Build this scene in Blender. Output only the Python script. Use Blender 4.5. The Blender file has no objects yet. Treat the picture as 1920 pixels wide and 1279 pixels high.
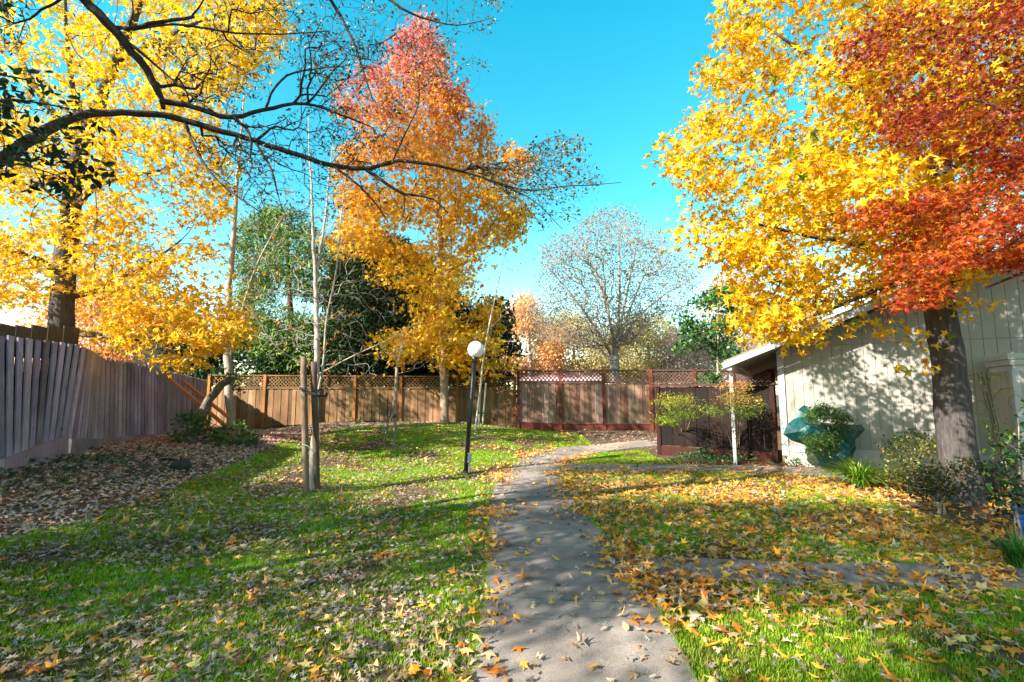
import bpy, math, random
import numpy as np
from mathutils import noise as mnoise, Vector

# ------------------------------------------------------------------ camera, sky, sun, exposure
scene = bpy.context.scene
COL = scene.collection
F, CX, CY, HZ = 900.0, 960.0, 639.5, 738.0
EYE = np.array([0.0, 0.0, 1.6])
TH = math.atan((HZ - CY) / F)
cam = bpy.data.cameras.new("camera")
cam.sensor_width = 36.0
cam.lens = F / 1920 * 36.0
cam.clip_start, cam.clip_end = 0.05, 2000
camo = bpy.data.objects.new("camera", cam)
camo.location = EYE
camo.rotation_euler = (math.pi / 2 + TH, 0, 0)
COL.objects.link(camo)
scene.camera = camo

SUN_EL, SUN_AZ = math.radians(31), math.radians(180 + 53)     # azimuth measured from +Y towards +X
SUN_DIR = np.array([math.sin(SUN_AZ) * math.cos(SUN_EL), math.cos(SUN_AZ) * math.cos(SUN_EL), math.sin(SUN_EL)])
world = bpy.data.worlds.new("World")
scene.world = world
world.use_nodes = True
wn = world.node_tree.nodes
wl = world.node_tree.links
bg = wn["Background"]
sky = wn.new("ShaderNodeTexSky")
sky.sky_type = 'NISHITA'
sky.sun_disc = False
sky.sun_elevation = SUN_EL
sky.sun_rotation = SUN_AZ
sky.air_density, sky.dust_density, sky.ozone_density = 1.0, 0.6, 1.0
# the clear sky is a strong cyan that pales towards the horizon; unseen zenith dimmed and pinked to set shade fill
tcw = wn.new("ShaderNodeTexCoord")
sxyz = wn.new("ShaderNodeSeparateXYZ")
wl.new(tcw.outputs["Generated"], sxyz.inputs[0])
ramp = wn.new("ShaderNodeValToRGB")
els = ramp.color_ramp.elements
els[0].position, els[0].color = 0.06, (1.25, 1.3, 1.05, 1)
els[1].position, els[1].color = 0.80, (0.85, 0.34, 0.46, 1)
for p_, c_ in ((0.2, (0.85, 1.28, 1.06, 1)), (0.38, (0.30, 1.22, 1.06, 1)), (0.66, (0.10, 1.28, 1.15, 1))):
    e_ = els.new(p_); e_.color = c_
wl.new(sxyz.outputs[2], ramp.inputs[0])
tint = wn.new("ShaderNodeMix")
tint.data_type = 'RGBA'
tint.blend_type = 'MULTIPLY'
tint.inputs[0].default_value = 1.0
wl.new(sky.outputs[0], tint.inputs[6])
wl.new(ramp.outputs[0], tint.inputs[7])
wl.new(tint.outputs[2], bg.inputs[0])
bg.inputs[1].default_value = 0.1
sun = bpy.data.lights.new("sun", 'SUN')
sun.energy = 5.0
sun.angle = math.radians(0.53)
sun.color = (1.0, 0.94, 0.84)
suno = bpy.data.objects.new("sun", sun)
suno.rotation_euler = Vector(SUN_DIR).to_track_quat('Z', 'Y').to_euler()
suno.location = (-20, -10, 20)
COL.objects.link(suno)
scene.view_settings.view_transform = 'Standard'
scene.view_settings.look = 'None'
scene.view_settings.exposure = 1.75
scene.view_settings.gamma = 1.0
scene.cycles.max_bounces = 8
scene.cycles.transparent_max_bounces = 8
scene.cycles.use_denoising = True

# ------------------------------------------------------------------ helpers
def lin(r, g, b):
    c = np.array([r, g, b], float) / 255.0
    return np.where(c <= 0.04045, c / 12.92, ((c + 0.055) / 1.055) ** 2.4)

def sstep(a, b, x):
    t = np.clip((np.asarray(x, float) - a) / (b - a), 0, 1)
    return t * t * (3 - 2 * t)

def terrain(x, y):
    x = np.asarray(x, float); y = np.asarray(y, float)
    left = 0.52 * sstep(-2.2, -7.0, x) * (1 - 0.35 * sstep(11, 18, y))
    start = 9.6 + 4.0 * sstep(-0.6, 2.6, x)
    bump = sstep(-9.0, -6.0, x) * (1 - sstep(-2.0, 1.5, x))
    back = (0.33 + 0.24 * bump) * sstep(start, 16.4, y)
    z = np.maximum(left, back) + 0.25 * np.minimum(left, back) * 0.2
    z = z + 0.012 * np.sin(x * 1.7 + 0.6) * np.sin(y * 1.3 + x * .4)
    return z

def rays(u, v):
    u = np.asarray(u, float); v = np.asarray(v, float)
    a = (u - CX) / F; b = (CY - v) / F
    return np.stack([a, math.cos(TH) - b * math.sin(TH), math.sin(TH) + b * math.cos(TH)], -1)

def P(u, v, Y):
    """the world point at depth Y whose direction from the eye is the photo's pixel u, v"""
    d = rays(u, v)
    return EYE + d * (np.asarray(Y, float) / d[..., 1])[..., None]

def G(u, v):
    """the ground point under pixel u, v"""
    d = rays(u, v)
    ts = np.linspace(1.0, 30, 900)
    p = EYE + d * ts[:, None]
    under = p[:, 2] < terrain(p[:, 0], p[:, 1])
    i = int(np.argmax(under)) if under.any() else 899
    q = p[i]
    return np.array([q[0], q[1], float(terrain(q[0], q[1]))])

def on_ground(x, y, dz=0.0):
    return np.array([x, y, float(terrain(x, y)) + dz])

def nrm(a):
    return a / np.maximum(np.linalg.norm(a, axis=-1, keepdims=True), 1e-9)

class Buf:
    def __init__(self):
        self.v, self.c, self.f, self.n = [], [], [], 0
    def add(self, verts, faces, col=(0.5, 0.5, 0.5)):
        verts = np.asarray(verts, float).reshape(-1, 3)
        c = np.asarray(col, float)
        if c.ndim == 1:
            c = np.repeat(c[None], len(verts), 0)
        self.v.append(verts); self.c.append(c)
        if isinstance(faces, np.ndarray):
            self.f.append(faces + self.n)
        else:
            bysize = {}
            for fc in faces:
                bysize.setdefault(len(fc), []).append(fc)
            for fs in bysize.values():
                self.f.append(np.array(fs) + self.n)
        self.n += len(verts)
    def box(self, a, b, w, t, col, side=None):
        """a bar from a to b, w wide along side and t thick"""
        a = np.asarray(a, float); b = np.asarray(b, float)
        d = nrm(b - a)
        if side is None:
            side = np.cross(d, [0, 0, 1.0])
            if np.linalg.norm(side) < 1e-3:
                side = np.array([1.0, 0, 0])
        side = np.asarray(side, float)
        side = nrm(side - d * side.dot(d))
        k = np.cross(d, side)
        vs = []
        for e in (a, b):
            for s1, s2 in ((-1, -1), (1, -1), (1, 1), (-1, 1)):
                vs.append(e + side * w / 2 * s1 + k * t / 2 * s2)
        self.add(vs, [(0, 3, 2, 1), (4, 5, 6, 7), (0, 1, 5, 4), (1, 2, 6, 5), (2, 3, 7, 6), (3, 0, 4, 7)], col)
    def tube(self, pts, rad, sides=8, col=(0.3, 0.25, 0.2), cap=True, wob=0.0, rng=None):
        pts = np.asarray(pts, float); n = len(pts)
        rad = np.broadcast_to(np.asarray(rad, float), (n,))
        t = np.gradient(pts, axis=0); t = nrm(t)
        ref = np.eye(3)[int(np.argmin(np.abs(t).mean(0)))]
        a = nrm(np.cross(t, ref)); b = np.cross(t, a)
        ang = np.arange(sides) * 2 * math.pi / sides
        r = rad[:, None] * (1 + (wob * rng.normal(size=(n, sides)) if wob else 0))
        vs = pts[:, None] + r[..., None] * (a[:, None] * np.cos(ang)[None, :, None] + b[:, None] * np.sin(ang)[None, :, None])
        i = np.arange(n - 1)[:, None] * sides; j = np.arange(sides)[None]; k = (j + 1) % sides
        fs = np.stack([i + j, i + k, i + sides + k, i + sides + j], -1).reshape(-1, 4)
        self.add(vs.reshape(-1, 3), fs, col)
        if cap:
            base = self.n - n * sides
            self.f.append(np.array([list(range(sides))[::-1]]) + base)
            self.f.append(np.array([list(range(sides))]) + base + (n - 1) * sides)
    def lathe(self, centre, prof, sides=24, col=(0.5, 0.5, 0.5)):
        vs = []
        for r, z in prof:
            for k in range(sides):
                a = 2 * math.pi * k / sides
                vs.append((centre[0] + r * math.cos(a), centre[1] + r * math.sin(a), centre[2] + z))
        fs = []
        for i in range(len(prof) - 1):
            for k in range(sides):
                k2 = (k + 1) % sides
                fs.append((i * sides + k, i * sides + k2, (i + 1) * sides + k2, (i + 1) * sides + k))
        self.add(vs, np.array(fs), col)
    def build(self, name, mat, parent=None, smooth=False, origin=None):
        V = np.concatenate(self.v); C = np.concatenate(self.c)
        if origin is not None:
            V = V - np.asarray(origin)
        me = bpy.data.meshes.new(name)
        me.vertices.add(len(V)); me.vertices.foreach_set("co", V.astype(np.float32).ravel())
        loops = np.concatenate([f.ravel() for f in self.f])
        tot = np.concatenate([np.full(len(f), f.shape[1]) for f in self.f])
        st = np.concatenate([[0], np.cumsum(tot)[:-1]])
        me.loops.add(len(loops)); me.loops.foreach_set("vertex_index", loops.astype(np.int32))
        me.polygons.add(len(tot)); me.polygons.foreach_set("loop_start", st.astype(np.int32))
        me.update(calc_edges=True)
        at = me.color_attributes.new("Col", 'FLOAT_COLOR', 'POINT')
        at.data.foreach_set("color", np.concatenate([C, np.ones((len(C), 1))], 1).astype(np.float32).ravel())
        me.polygons.foreach_set("use_smooth", np.full(len(tot), bool(smooth)))
        me.materials.append(mat)
        me.validate()
        o = bpy.data.objects.new(name, me)
        if origin is not None:
            o.location = origin
        COL.objects.link(o)
        if parent is not None:
            o.parent = parent
            if parent.type == 'EMPTY' and origin is None:
                o.location = -np.asarray(parent.location)
        return o

def thing(name, label, cat, loc=(0, 0, 0), group=None):
    o = bpy.data.objects.new(name, None)
    o.empty_display_size = 0.2
    o.location = loc
    COL.objects.link(o)
    return tag(o, label, cat, group)

def tag(o, label, cat, group=None, kind=None):
    if label: o["label"] = label
    if cat: o["category"] = cat
    if group: o["group"] = group
    if kind: o["kind"] = kind
    return o

# ------------------------------------------------------------------ materials
def mat_base(name):
    m = bpy.data.materials.new(name)
    m.use_nodes = True
    nt = m.node_tree
    return m, nt.nodes, nt.links, nt.nodes["Principled BSDF"], nt.nodes["Material Output"]

def attr_mix(n, l, amount=0.35, scale=8.0, stretch=(1, 1, 1), detail=6, contrast=1.0):
    """vertex colour of the thing itself, varied by a noise; returns the colour socket and the noise"""
    at = n.new("ShaderNodeAttribute"); at.attribute_name = "Col"
    tc = n.new("ShaderNodeTexCoord")
    mp = n.new("ShaderNodeMapping"); mp.inputs[3].default_value = stretch
    l.new(tc.outputs["Object"], mp.inputs[0])
    nz = n.new("ShaderNodeTexNoise"); nz.inputs["Scale"].default_value = scale
    nz.inputs["Detail"].default_value = detail; nz.inputs["Roughness"].default_value = 0.65
    l.new(mp.outputs[0], nz.inputs[0])
    mr = n.new("ShaderNodeMapRange")
    mr.inputs[1].default_value = 0.3; mr.inputs[2].default_value = 0.7
    mr.inputs[3].default_value = 1 - amount; mr.inputs[4].default_value = 1 + amount
    l.new(nz.outputs[0], mr.inputs[0])
    mx = n.new("ShaderNodeVectorMath"); mx.operation = 'SCALE'
    l.new(at.outputs[0], mx.inputs[0]); l.new(mr.outputs[0], mx.inputs[3])
    return mx.outputs[0], nz, mp

def bump(n, l, bs, sock, strength, dist):
    b = n.new("ShaderNodeBump"); b.inputs["Strength"].default_value = strength
    b.inputs["Distance"].default_value = dist
    l.new(sock, b.inputs["Height"]); l.new(b.outputs[0], bs.inputs["Normal"])
    return b

def surf_mat(name, amount=0.3, scale=8, stretch=(1, 1, 1), rough=0.8, bstr=0.3, bdist=0.01, spec=0.3, detail=6):
    m, n, l, bs, out = mat_base(name)
    c, nz, mp = attr_mix(n, l, amount, scale, stretch, detail)
    l.new(c, bs.inputs["Base Color"])
    bs.inputs["Roughness"].default_value = rough
    bs.inputs["Specular IOR Level"].default_value = spec
    if bstr: bump(n, l, bs, nz.outputs[0], bstr, bdist)
    return m

def wood_mat(name, amount=0.35, rough=0.85):
    """weathered boards: long vertical grain plus dark knots"""
    m, n, l, bs, out = mat_base(name)
    c, nz, mp = attr_mix(n, l, amount, 9, (7, 7, 0.35), 8)
    vo = n.new("ShaderNodeTexVoronoi"); vo.inputs["Scale"].default_value = 5.0
    mp2 = n.new("ShaderNodeMapping"); mp2.inputs[3].default_value = (1.6, 1.6, 0.55)
    tc = n.new("ShaderNodeTexCoord"); l.new(tc.outputs["Object"], mp2.inputs[0]); l.new(mp2.outputs[0], vo.inputs[0])
    kr = n.new("ShaderNodeMapRange"); kr.inputs[1].default_value = 0.05; kr.inputs[2].default_value = 0.13
    kr.inputs[3].default_value = 0.25; kr.inputs[4].default_value = 1.0
    l.new(vo.outputs[0], kr.inputs[0])
    mx = n.new("ShaderNodeVectorMath"); mx.operation = 'SCALE'
    l.new(c, mx.inputs[0]); l.new(kr.outputs[0], mx.inputs[3])
    # broad stains
    nz2 = n.new("ShaderNodeTexNoise"); nz2.inputs["Scale"].default_value = 1.3; nz2.inputs["Detail"].default_value = 4
    l.new(tc.outputs["Object"], nz2.inputs[0])
    mr = n.new("ShaderNodeMapRange"); mr.inputs[1].default_value = 0.35; mr.inputs[2].default_value = 0.65
    mr.inputs[3].default_value = 0.72; mr.inputs[4].default_value = 1.15
    l.new(nz2.outputs[0], mr.inputs[0])
    mx2 = n.new("ShaderNodeVectorMath"); mx2.operation = 'SCALE'
    l.new(mx.outputs[0], mx2.inputs[0]); l.new(mr.outputs[0], mx2.inputs[3])
    l.new(mx2.outputs[0], bs.inputs["Base Color"])
    bs.inputs["Roughness"].default_value = rough
    bs.inputs["Specular IOR Level"].default_value = 0.2
    bump(n, l, bs, nz.outputs[0], 0.5, 0.006)
    return m

def bark_mat(name, scale=10, stretch=(3, 3, 0.5), amount=0.5, bstr=0.9, bdist=0.03):
    m, n, l, bs, out = mat_base(name)
    c, nz, mp = attr_mix(n, l, amount, scale, stretch, 8)
    l.new(c, bs.inputs["Base Color"])
    bs.inputs["Roughness"].default_value = 0.95
    bs.inputs["Specular IOR Level"].default_value = 0.1
    bump(n, l, bs, nz.outputs[0], bstr, bdist)
    return m

def leaf_mat(name, trans=0.45, rough=0.5, spec=0.3, boost=1.15):
    m, n, l, bs, out = mat_base(name)
    at = n.new("ShaderNodeAttribute"); at.attribute_name = "Col"
    l.new(at.outputs[0], bs.inputs["Base Color"])
    bs.inputs["Roughness"].default_value = rough
    bs.inputs["Specular IOR Level"].default_value = spec
    tr = n.new("ShaderNodeBsdfTranslucent")
    sc = n.new("ShaderNodeVectorMath"); sc.operation = 'SCALE'; sc.inputs[3].default_value = boost
    l.new(at.outputs[0], sc.inputs[0]); l.new(sc.outputs[0], tr.inputs[0])
    mx = n.new("ShaderNodeMixShader"); mx.inputs[0].default_value = trans
    l.new(bs.outputs[0], mx.inputs[1]); l.new(tr.outputs[0], mx.inputs[2]); l.new(mx.outputs[0], out.inputs[0])
    return m

M = dict(
    ground=surf_mat("soil_and_turf", 0.45, 14, rough=0.95, bstr=0.6, bdist=0.02, spec=0.1, detail=10),
    grass=leaf_mat("grass_blade", 0.4, 0.5, 0.25),
    leaf=leaf_mat("leaf", 0.45, 0.45, 0.35),
    dry=leaf_mat("dry_leaf", 0.2, 0.6, 0.25),
    green=leaf_mat("green_leaf", 0.3, 0.35, 0.4),
    needle=leaf_mat("needle", 0.25, 0.5, 0.3),
    bark=bark_mat("bark"),
    twig=surf_mat("twig_bark", 0.3, 12, rough=0.9, bstr=0.3, spec=0.15),
    fence=wood_mat("weathered_fence_wood"),
    darkwood=wood_mat("dark_stained_wood", 0.4),
    paint=surf_mat("painted_wood", 0.1, 5, rough=0.6, bstr=0.15, bdist=0.004),
    siding=surf_mat("painted_siding", 0.08, 3, rough=0.75, bstr=0.12, bdist=0.003),
    roof=surf_mat("roof_shingle", 0.35, 18, rough=0.9, bstr=0.5),
    metal=surf_mat("painted_metal", 0.12, 10, rough=0.4, bstr=0.08, bdist=0.002, spec=0.5),
    globe=surf_mat("opal_globe", 0.02, 2, rough=0.25, bstr=0, spec=0.5),
    tarp=surf_mat("woven_tarp", 0.18, 9, rough=0.45, bstr=0.25, bdist=0.02, spec=0.45),
    rubber=surf_mat("black_rubber", 0.1, 9, rough=0.6, bstr=0.1),
    glaze=surf_mat("glazed_pot", 0.15, 9, rough=0.15, bstr=0.05, spec=0.6),
    stone=surf_mat("concrete_block", 0.2, 12, rough=0.9, bstr=0.4),
)

def concrete():
    m, n, l, bs, out = mat_base("concrete_paving")
    c, nz, mp = attr_mix(n, l, 0.3, 1.6, (1, 1, 1), 12)
    fine = n.new("ShaderNodeTexNoise"); fine.inputs["Scale"].default_value = 160; fine.inputs["Detail"].default_value = 3
    tc = n.new("ShaderNodeTexCoord"); l.new(tc.outputs["Object"], fine.inputs[0])
    mr = n.new("ShaderNodeMapRange"); mr.inputs[1].default_value = 0.3; mr.inputs[2].default_value = 0.7
    mr.inputs[3].default_value = 0.55; mr.inputs[4].default_value = 1.42
    l.new(fine.outputs[0], mr.inputs[0])
    mx = n.new("ShaderNodeVectorMath"); mx.operation = 'SCALE'
    l.new(c, mx.inputs[0]); l.new(mr.outputs[0], mx.inputs[3])
    # a few hairline cracks
    dn = n.new("ShaderNodeTexNoise"); dn.inputs["Scale"].default_value = 2.2; dn.inputs["Detail"].default_value = 6
    l.new(tc.outputs["Object"], dn.inputs[0])
    ad = n.new("ShaderNodeVectorMath"); ad.operation = 'MULTIPLY_ADD'; ad.inputs[1].default_value = (.9, .9, 0)
    l.new(dn.outputs["Color"], ad.inputs[0]); l.new(tc.outputs["Object"], ad.inputs[2])
    vo = n.new("ShaderNodeTexVoronoi"); vo.feature = 'DISTANCE_TO_EDGE'; vo.inputs["Scale"].default_value = .42
    l.new(ad.outputs[0], vo.inputs[0])
    cr = n.new("ShaderNodeMapRange"); cr.inputs[1].default_value = .001; cr.inputs[2].default_value = .004
    cr.inputs[3].default_value = .4; cr.inputs[4].default_value = 1
    l.new(vo.outputs["Distance"], cr.inputs[0])
    # darker damp and lichen stains
    st = n.new("ShaderNodeTexNoise"); st.inputs["Scale"].default_value = .9; st.inputs["Detail"].default_value = 9; st.inputs["Roughness"].default_value = .72
    l.new(tc.outputs["Object"], st.inputs[0])
    sr = n.new("ShaderNodeMapRange"); sr.inputs[1].default_value = .46; sr.inputs[2].default_value = .62
    sr.inputs[3].default_value = 1; sr.inputs[4].default_value = .74
    l.new(st.outputs[0], sr.inputs[0])
    mm = n.new("ShaderNodeMath"); mm.operation = 'MULTIPLY'
    l.new(cr.outputs[0], mm.inputs[0]); l.new(sr.outputs[0], mm.inputs[1])
    mx3 = n.new("ShaderNodeVectorMath"); mx3.operation = 'SCALE'
    l.new(mx.outputs[0], mx3.inputs[0]); l.new(mm.outputs[0], mx3.inputs[3])
    l.new(mx3.outputs[0], bs.inputs["Base Color"])
    bs.inputs["Roughness"].default_value = 0.85
    bs.inputs["Specular IOR Level"].default_value = 0.25
    bump(n, l, bs, fine.outputs[0], 0.4, 0.004)
    return m
M['concrete'] = concrete()

# ------------------------------------------------------------------ zones of the ground
def Gs(pts): return np.array([G(u, v) for u, v in pts])
PATH_L = Gs([(862, 1420), (875, 1340), (884, 1279), (903, 1153), (916, 1047), (912, 985), (912, 945), (922, 915), (940, 890), (962, 868), (992, 852), (1040, 841), (1110, 835), (1215, 826)])
PATH_R = Gs([(1370, 1420), (1335, 1340), (1305, 1279), (1240, 1153), (1172, 1047), (1120, 990), (1082, 945), (1060, 915), (1049, 893), (1052, 876), (1075, 862), (1120, 850), (1165, 843), (1235, 836)])
WALK_NEAR = (Gs([(1165, 1042), (1350, 1052), (1560, 1058), (1920, 1066), (2300, 1072)]), Gs([(1195, 1082), (1350, 1092), (1560, 1098), (1920, 1110), (2300, 1122)]))
WALK_FAR = (Gs([(1052, 871), (1180, 872), (1330, 873), (1480, 876), (1580, 880), (1660, 886)]), Gs([(1050, 883), (1180, 884), (1330, 885), (1480, 888), (1575, 897), (1650, 906)]))
def inpoly(poly, x, y):
    poly = np.asarray(poly); x = np.asarray(x); y = np.asarray(y)
    r = np.zeros(x.shape, bool); j = len(poly) - 1
    for i in range(len(poly)):
        xi, yi, xj, yj = poly[i][0], poly[i][1], poly[j][0], poly[j][1]
        c = ((yi > y) != (yj > y)) & (x < (xj - xi) * (y - yi) / (yj - yi + 1e-12) + xi)
        r ^= c; j = i
    return r
PAVED = [np.concatenate([PATH_L, PATH_R[::-1]]), np.concatenate([WALK_NEAR[0], WALK_NEAR[1][::-1]]), np.concatenate([WALK_FAR[0], WALK_FAR[1][::-1]])]
def paved(x, y):
    return inpoly(PAVED[0], x, y) | inpoly(PAVED[1], x, y) | inpoly(PAVED[2], x, y)
LAWN_EDGE = Gs([(-400, 1130), (0, 1015), (140, 985), (260, 940), (390, 890), (480, 855), (545, 822), (640, 803)])
LAWN_LEFT = np.concatenate([LAWN_EDGE, [[-1.9, 17.2, 0], [2.2, 16.0, 0], [2.4, 14.6, 0]], PATH_L[::-1][1:], [[0.0, -2, 0], [-14, -2, 0]]])
LAWN_RIGHT = np.concatenate([PATH_R[2:10], WALK_FAR[1][:4], Gs([(1590, 915), (1690, 950), (1790, 985), (1880, 1040), (2300, 1100)]), [[8, -1, 0], [1.0, -1, 0]]])
LAWN_MID = Gs([(1052, 872), (1080, 862), (1130, 849), (1215, 842), (1226, 858), (1290, 868), (1200, 872)])
def lawn(x, y):
    return (inpoly(LAWN_LEFT, x, y) | inpoly(LAWN_RIGHT, x, y) | inpoly(LAWN_MID, x, y)) & ~paved(x, y)
def vnoise(x, y, s, seed=0.0, octv=3):
    return np.array([mnoise.fractal(Vector((a * s + seed, b * s - seed, seed)), 1.0, 2.0, octv) for a, b in zip(np.ravel(x), np.ravel(y))]).reshape(np.shape(x))

def build_ground():
    xs = np.concatenate([np.linspace(-400, -16, 12), np.arange(-14, 14.01, 0.12), np.linspace(16, 400, 12)])
    ys = np.concatenate([np.linspace(-200, -4, 8), np.arange(-2, 20.01, 0.12), np.linspace(22, 600, 16)])
    X, Y = np.meshgrid(xs, ys)
    Z = terrain(X, Y)
    pv = paved(X, Y)
    Z = Z - 0.0 * pv
    lw = lawn(X, Y)
    n1 = vnoise(X, Y, 0.9, 5.0)
    g = lin(74, 88, 36) * 0.75; d = lin(104, 84, 66) * 0.8
    mix = np.clip(lw * (.75 + 1.5 * n1), 0, 1)[..., None]
    C = d * (1 - mix) + g * mix
    nx, ny = len(xs), len(ys)
    i = np.arange(ny - 1)[:, None] * nx; j = np.arange(nx - 1)[None]
    fs = np.stack([i + j, i + j + 1, i + nx + j + 1, i + nx + j], -1).reshape(-1, 4)
    b = Buf(); b.add(np.stack([X, Y, Z], -1).reshape(-1, 3), fs, C.reshape(-1, 3))
    o = b.build("ground", M['ground'], smooth=True)
    o["kind"] = "structure"
build_ground()

def resample(poly, n):
    poly = np.asarray(poly, float)
    d = np.concatenate([[0], np.cumsum(np.linalg.norm(np.diff(poly, axis=0), axis=1))])
    t = np.linspace(0, d[-1], n)
    return np.stack([np.interp(t, d, poly[:, k]) for k in range(3)], -1)

def smooth_poly(p, it=3):
    p = np.array(p, float)
    for _ in range(it):
        q = [p[0]]
        for a, b in zip(p[:-1], p[1:]):
            q += [a * .75 + b * .25, a * .25 + b * .75]
        q.append(p[-1]); p = np.array(q)
    return p

def paving(name, L, R, joint, lift, seed):
    """slabs of concrete with open joints between them"""
    n = 160
    L = resample(smooth_poly(L), n); R = resample(smooth_poly(R), n)
    mid = (L + R) / 2
    s = np.concatenate([[0], np.cumsum(np.linalg.norm(np.diff(mid, axis=0), axis=1))])
    b = Buf(); rng = np.random.default_rng(seed)
    cuts = np.arange(0.35, s[-1], joint); cuts = np.concatenate([[0], cuts, [s[-1]]])
    for a, e in zip(cuts[:-1], cuts[1:]):
        if e - a < 0.05: continue
        t = np.linspace(a + 0.013, e - 0.013, max(2, int((e - a) / 0.12)))
        l = np.stack([np.interp(t, s, L[:, k]) for k in range(3)], -1)
        r = np.stack([np.interp(t, s, R[:, k]) for k in range(3)], -1)
        m_ = 9
        w = np.linspace(0, 1, m_)[None, :, None]
        g = l[:, None] * (1 - w) + r[:, None] * w
        g[..., 2] = terrain(g[..., 0], g[..., 1]) + lift
        nt = len(t)
        i = np.arange(nt - 1)[:, None] * m_; j = np.arange(m_ - 1)[None]
        fs = np.stack([i + j, i + j + 1, i + m_ + j + 1, i + m_ + j], -1).reshape(-1, 4)
        col = lin(144, 132, 122) * (0.9 + 0.16 * rng.random())
        b.add(g.reshape(-1, 3), fs, col)
        # slab sides
        ring = np.concatenate([g[0], g[1:, -1], g[-1, ::-1][1:], g[::-1, 0][1:-1]])
        low = ring - [0, 0, 0.06]
        k = len(ring); q = np.arange(k); q2 = (q + 1) % k
        b.add(np.concatenate([ring, low]), np.stack([q, q + k, q2 + k, q2], -1), col * 0.9)
    o = b.build(name, M['concrete'])
    o["kind"] = "structure"
paving("path", PATH_L, PATH_R, 1.25, 0.020, 1)
paving("walkway", WALK_NEAR[0], WALK_NEAR[1], 1.2, 0.014, 2)
paving("walkway", WALK_FAR[0], WALK_FAR[1], 1.3, 0.014, 3)

# ------------------------------------------------------------------ leaf shapes
def fan(outline, lift=0.15, droop=0.12):
    o = np.array(outline, float)
    r = np.linalg.norm(o, axis=1)
    z = -droop * r ** 2
    v = np.concatenate([[[0, 0.05, lift * 0.3]], np.stack([o[:, 0], o[:, 1], z], -1)])
    k = len(o)
    f = np.array([(0, i + 1, (i + 1) % k + 1) for i in range(k)])
    return v, f
def lobes(spec, notch):
    pts = []
    for i, (a, r) in enumerate(spec):
        pts.append((r * math.cos(math.radians(a)), r * math.sin(math.radians(a))))
        if i < len(spec) - 1:
            am = math.radians((a + spec[i + 1][0]) / 2)
            pts.append((notch * math.cos(am), notch * math.sin(am)))
    pts.append((0.0, -0.28))
    return pts
T_STAR = fan(lobes([(-40, .72), (22, .95), (90, 1.1), (158, .95), (220, .72)], .36))
T_TORN = fan([(.0, -.5), (.35, -.2), (.62, -.28), (.4, .12), (.9, .42), (.42, .4), (.3, 1.02), (-.02, .55), (-.2, .42), (-.42, .5), (-.3, .1), (-.55, -.1), (-.22, -.2)], .3, .35)
T_MAPLE = fan(lobes([(-55, .5), (-12, .8), (38, .98), (90, 1.1), (142, .98), (192, .8), (235, .5)], .26), 0.1, .2)
T_OAK = fan([(0, -.7), (.07, -.36), (.46, -.34), (.13, -.02), (.62, .16), (.15, .34), (.46, .72), (.1, .7), (0, 1.05), (-.1, .7), (-.46, .72), (-.15, .34), (-.62, .16), (-.13, -.02), (-.46, -.34), (-.07, -.36)], .2, .25)
T_OVAL = fan([(0, -.55), (.28, -.25), (.36, .1), (.22, .5), (0, .85), (-.22, .5), (-.36, .1), (-.28, -.25)], .12, .15)
T_LANCE = (np.array([(0, -.5, 0), (.16, 0, -.04), (0, .75, -.1), (-.16, 0, -.04)]), np.array([(0, 1, 2, 3)]))
T_RHOMB = (np.array([(0, -.5, 0), (.42, .05, .06), (0, .7, -.08), (-.42, .05, -.06)]), np.array([(0, 1, 2, 3)]))
T_TRI3 = (np.array([(-.5, -.35, 0), (.05, .1, .12), (.1, .75, -.1), (.6, -.2, 0), (.0, -.5, .02)]), np.array([(0, 1, 2), (1, 3, 2), (0, 4, 1), (4, 3, 1)]))

def scatter(buf, pos, size, tmpl, normal, col, rng, yaw=None, curl=0.0):
    T, Fc = tmpl
    n = len(pos); k = len(T)
    normal = nrm(normal)
    r = rng.normal(size=(n, 3)) if yaw is None else yaw
    tx = nrm(np.cross(normal, r)); ty = np.cross(normal, tx)
    size = np.broadcast_to(np.asarray(size, float), (n,))
    Tx = np.broadcast_to(T[None, :, 0], (n, k)); Ty = np.broadcast_to(T[None, :, 1], (n, k))
    Tz = np.broadcast_to(T[None, :, 2], (n, k))
    if curl:
        Tx = Tx * rng.uniform(.6, 1.1, (n, 1)) + Ty * rng.normal(size=(n, 1)) * .12
        Tz = Tz + curl * (rng.normal(size=(n, 1)) * Tx ** 2 + .8 * rng.normal(size=(n, 1)) * Ty ** 2 + rng.normal(size=(n, 1)) * np.abs(Tx) + .9 * rng.normal(size=(n, 1)) * Tx * Ty)
    V = pos[:, None] + size[:, None, None] * (Tx[..., None] * tx[:, None] + Ty[..., None] * ty[:, None] + Tz[..., None] * normal[:, None])
    fs = (np.arange(n)[:, None, None] * k + Fc[None]).reshape(-1, Fc.shape[1])
    C = np.repeat(col[:, None], k, 1).reshape(-1, 3)
    buf.add(V.reshape(-1, 3), fs, C)

def palette(rng, n, cols, weights, jit=0.12):
    cols = np.array(cols) * .84; w = np.array(weights, float); w /= w.sum()
    c = cols[rng.choice(len(cols), n, p=w)]
    return np.clip(c * (1 + jit * rng.normal(size=(n, 1))) * (1 + .05 * rng.normal(size=(n, 3))), 0.004, 0.95)

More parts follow.
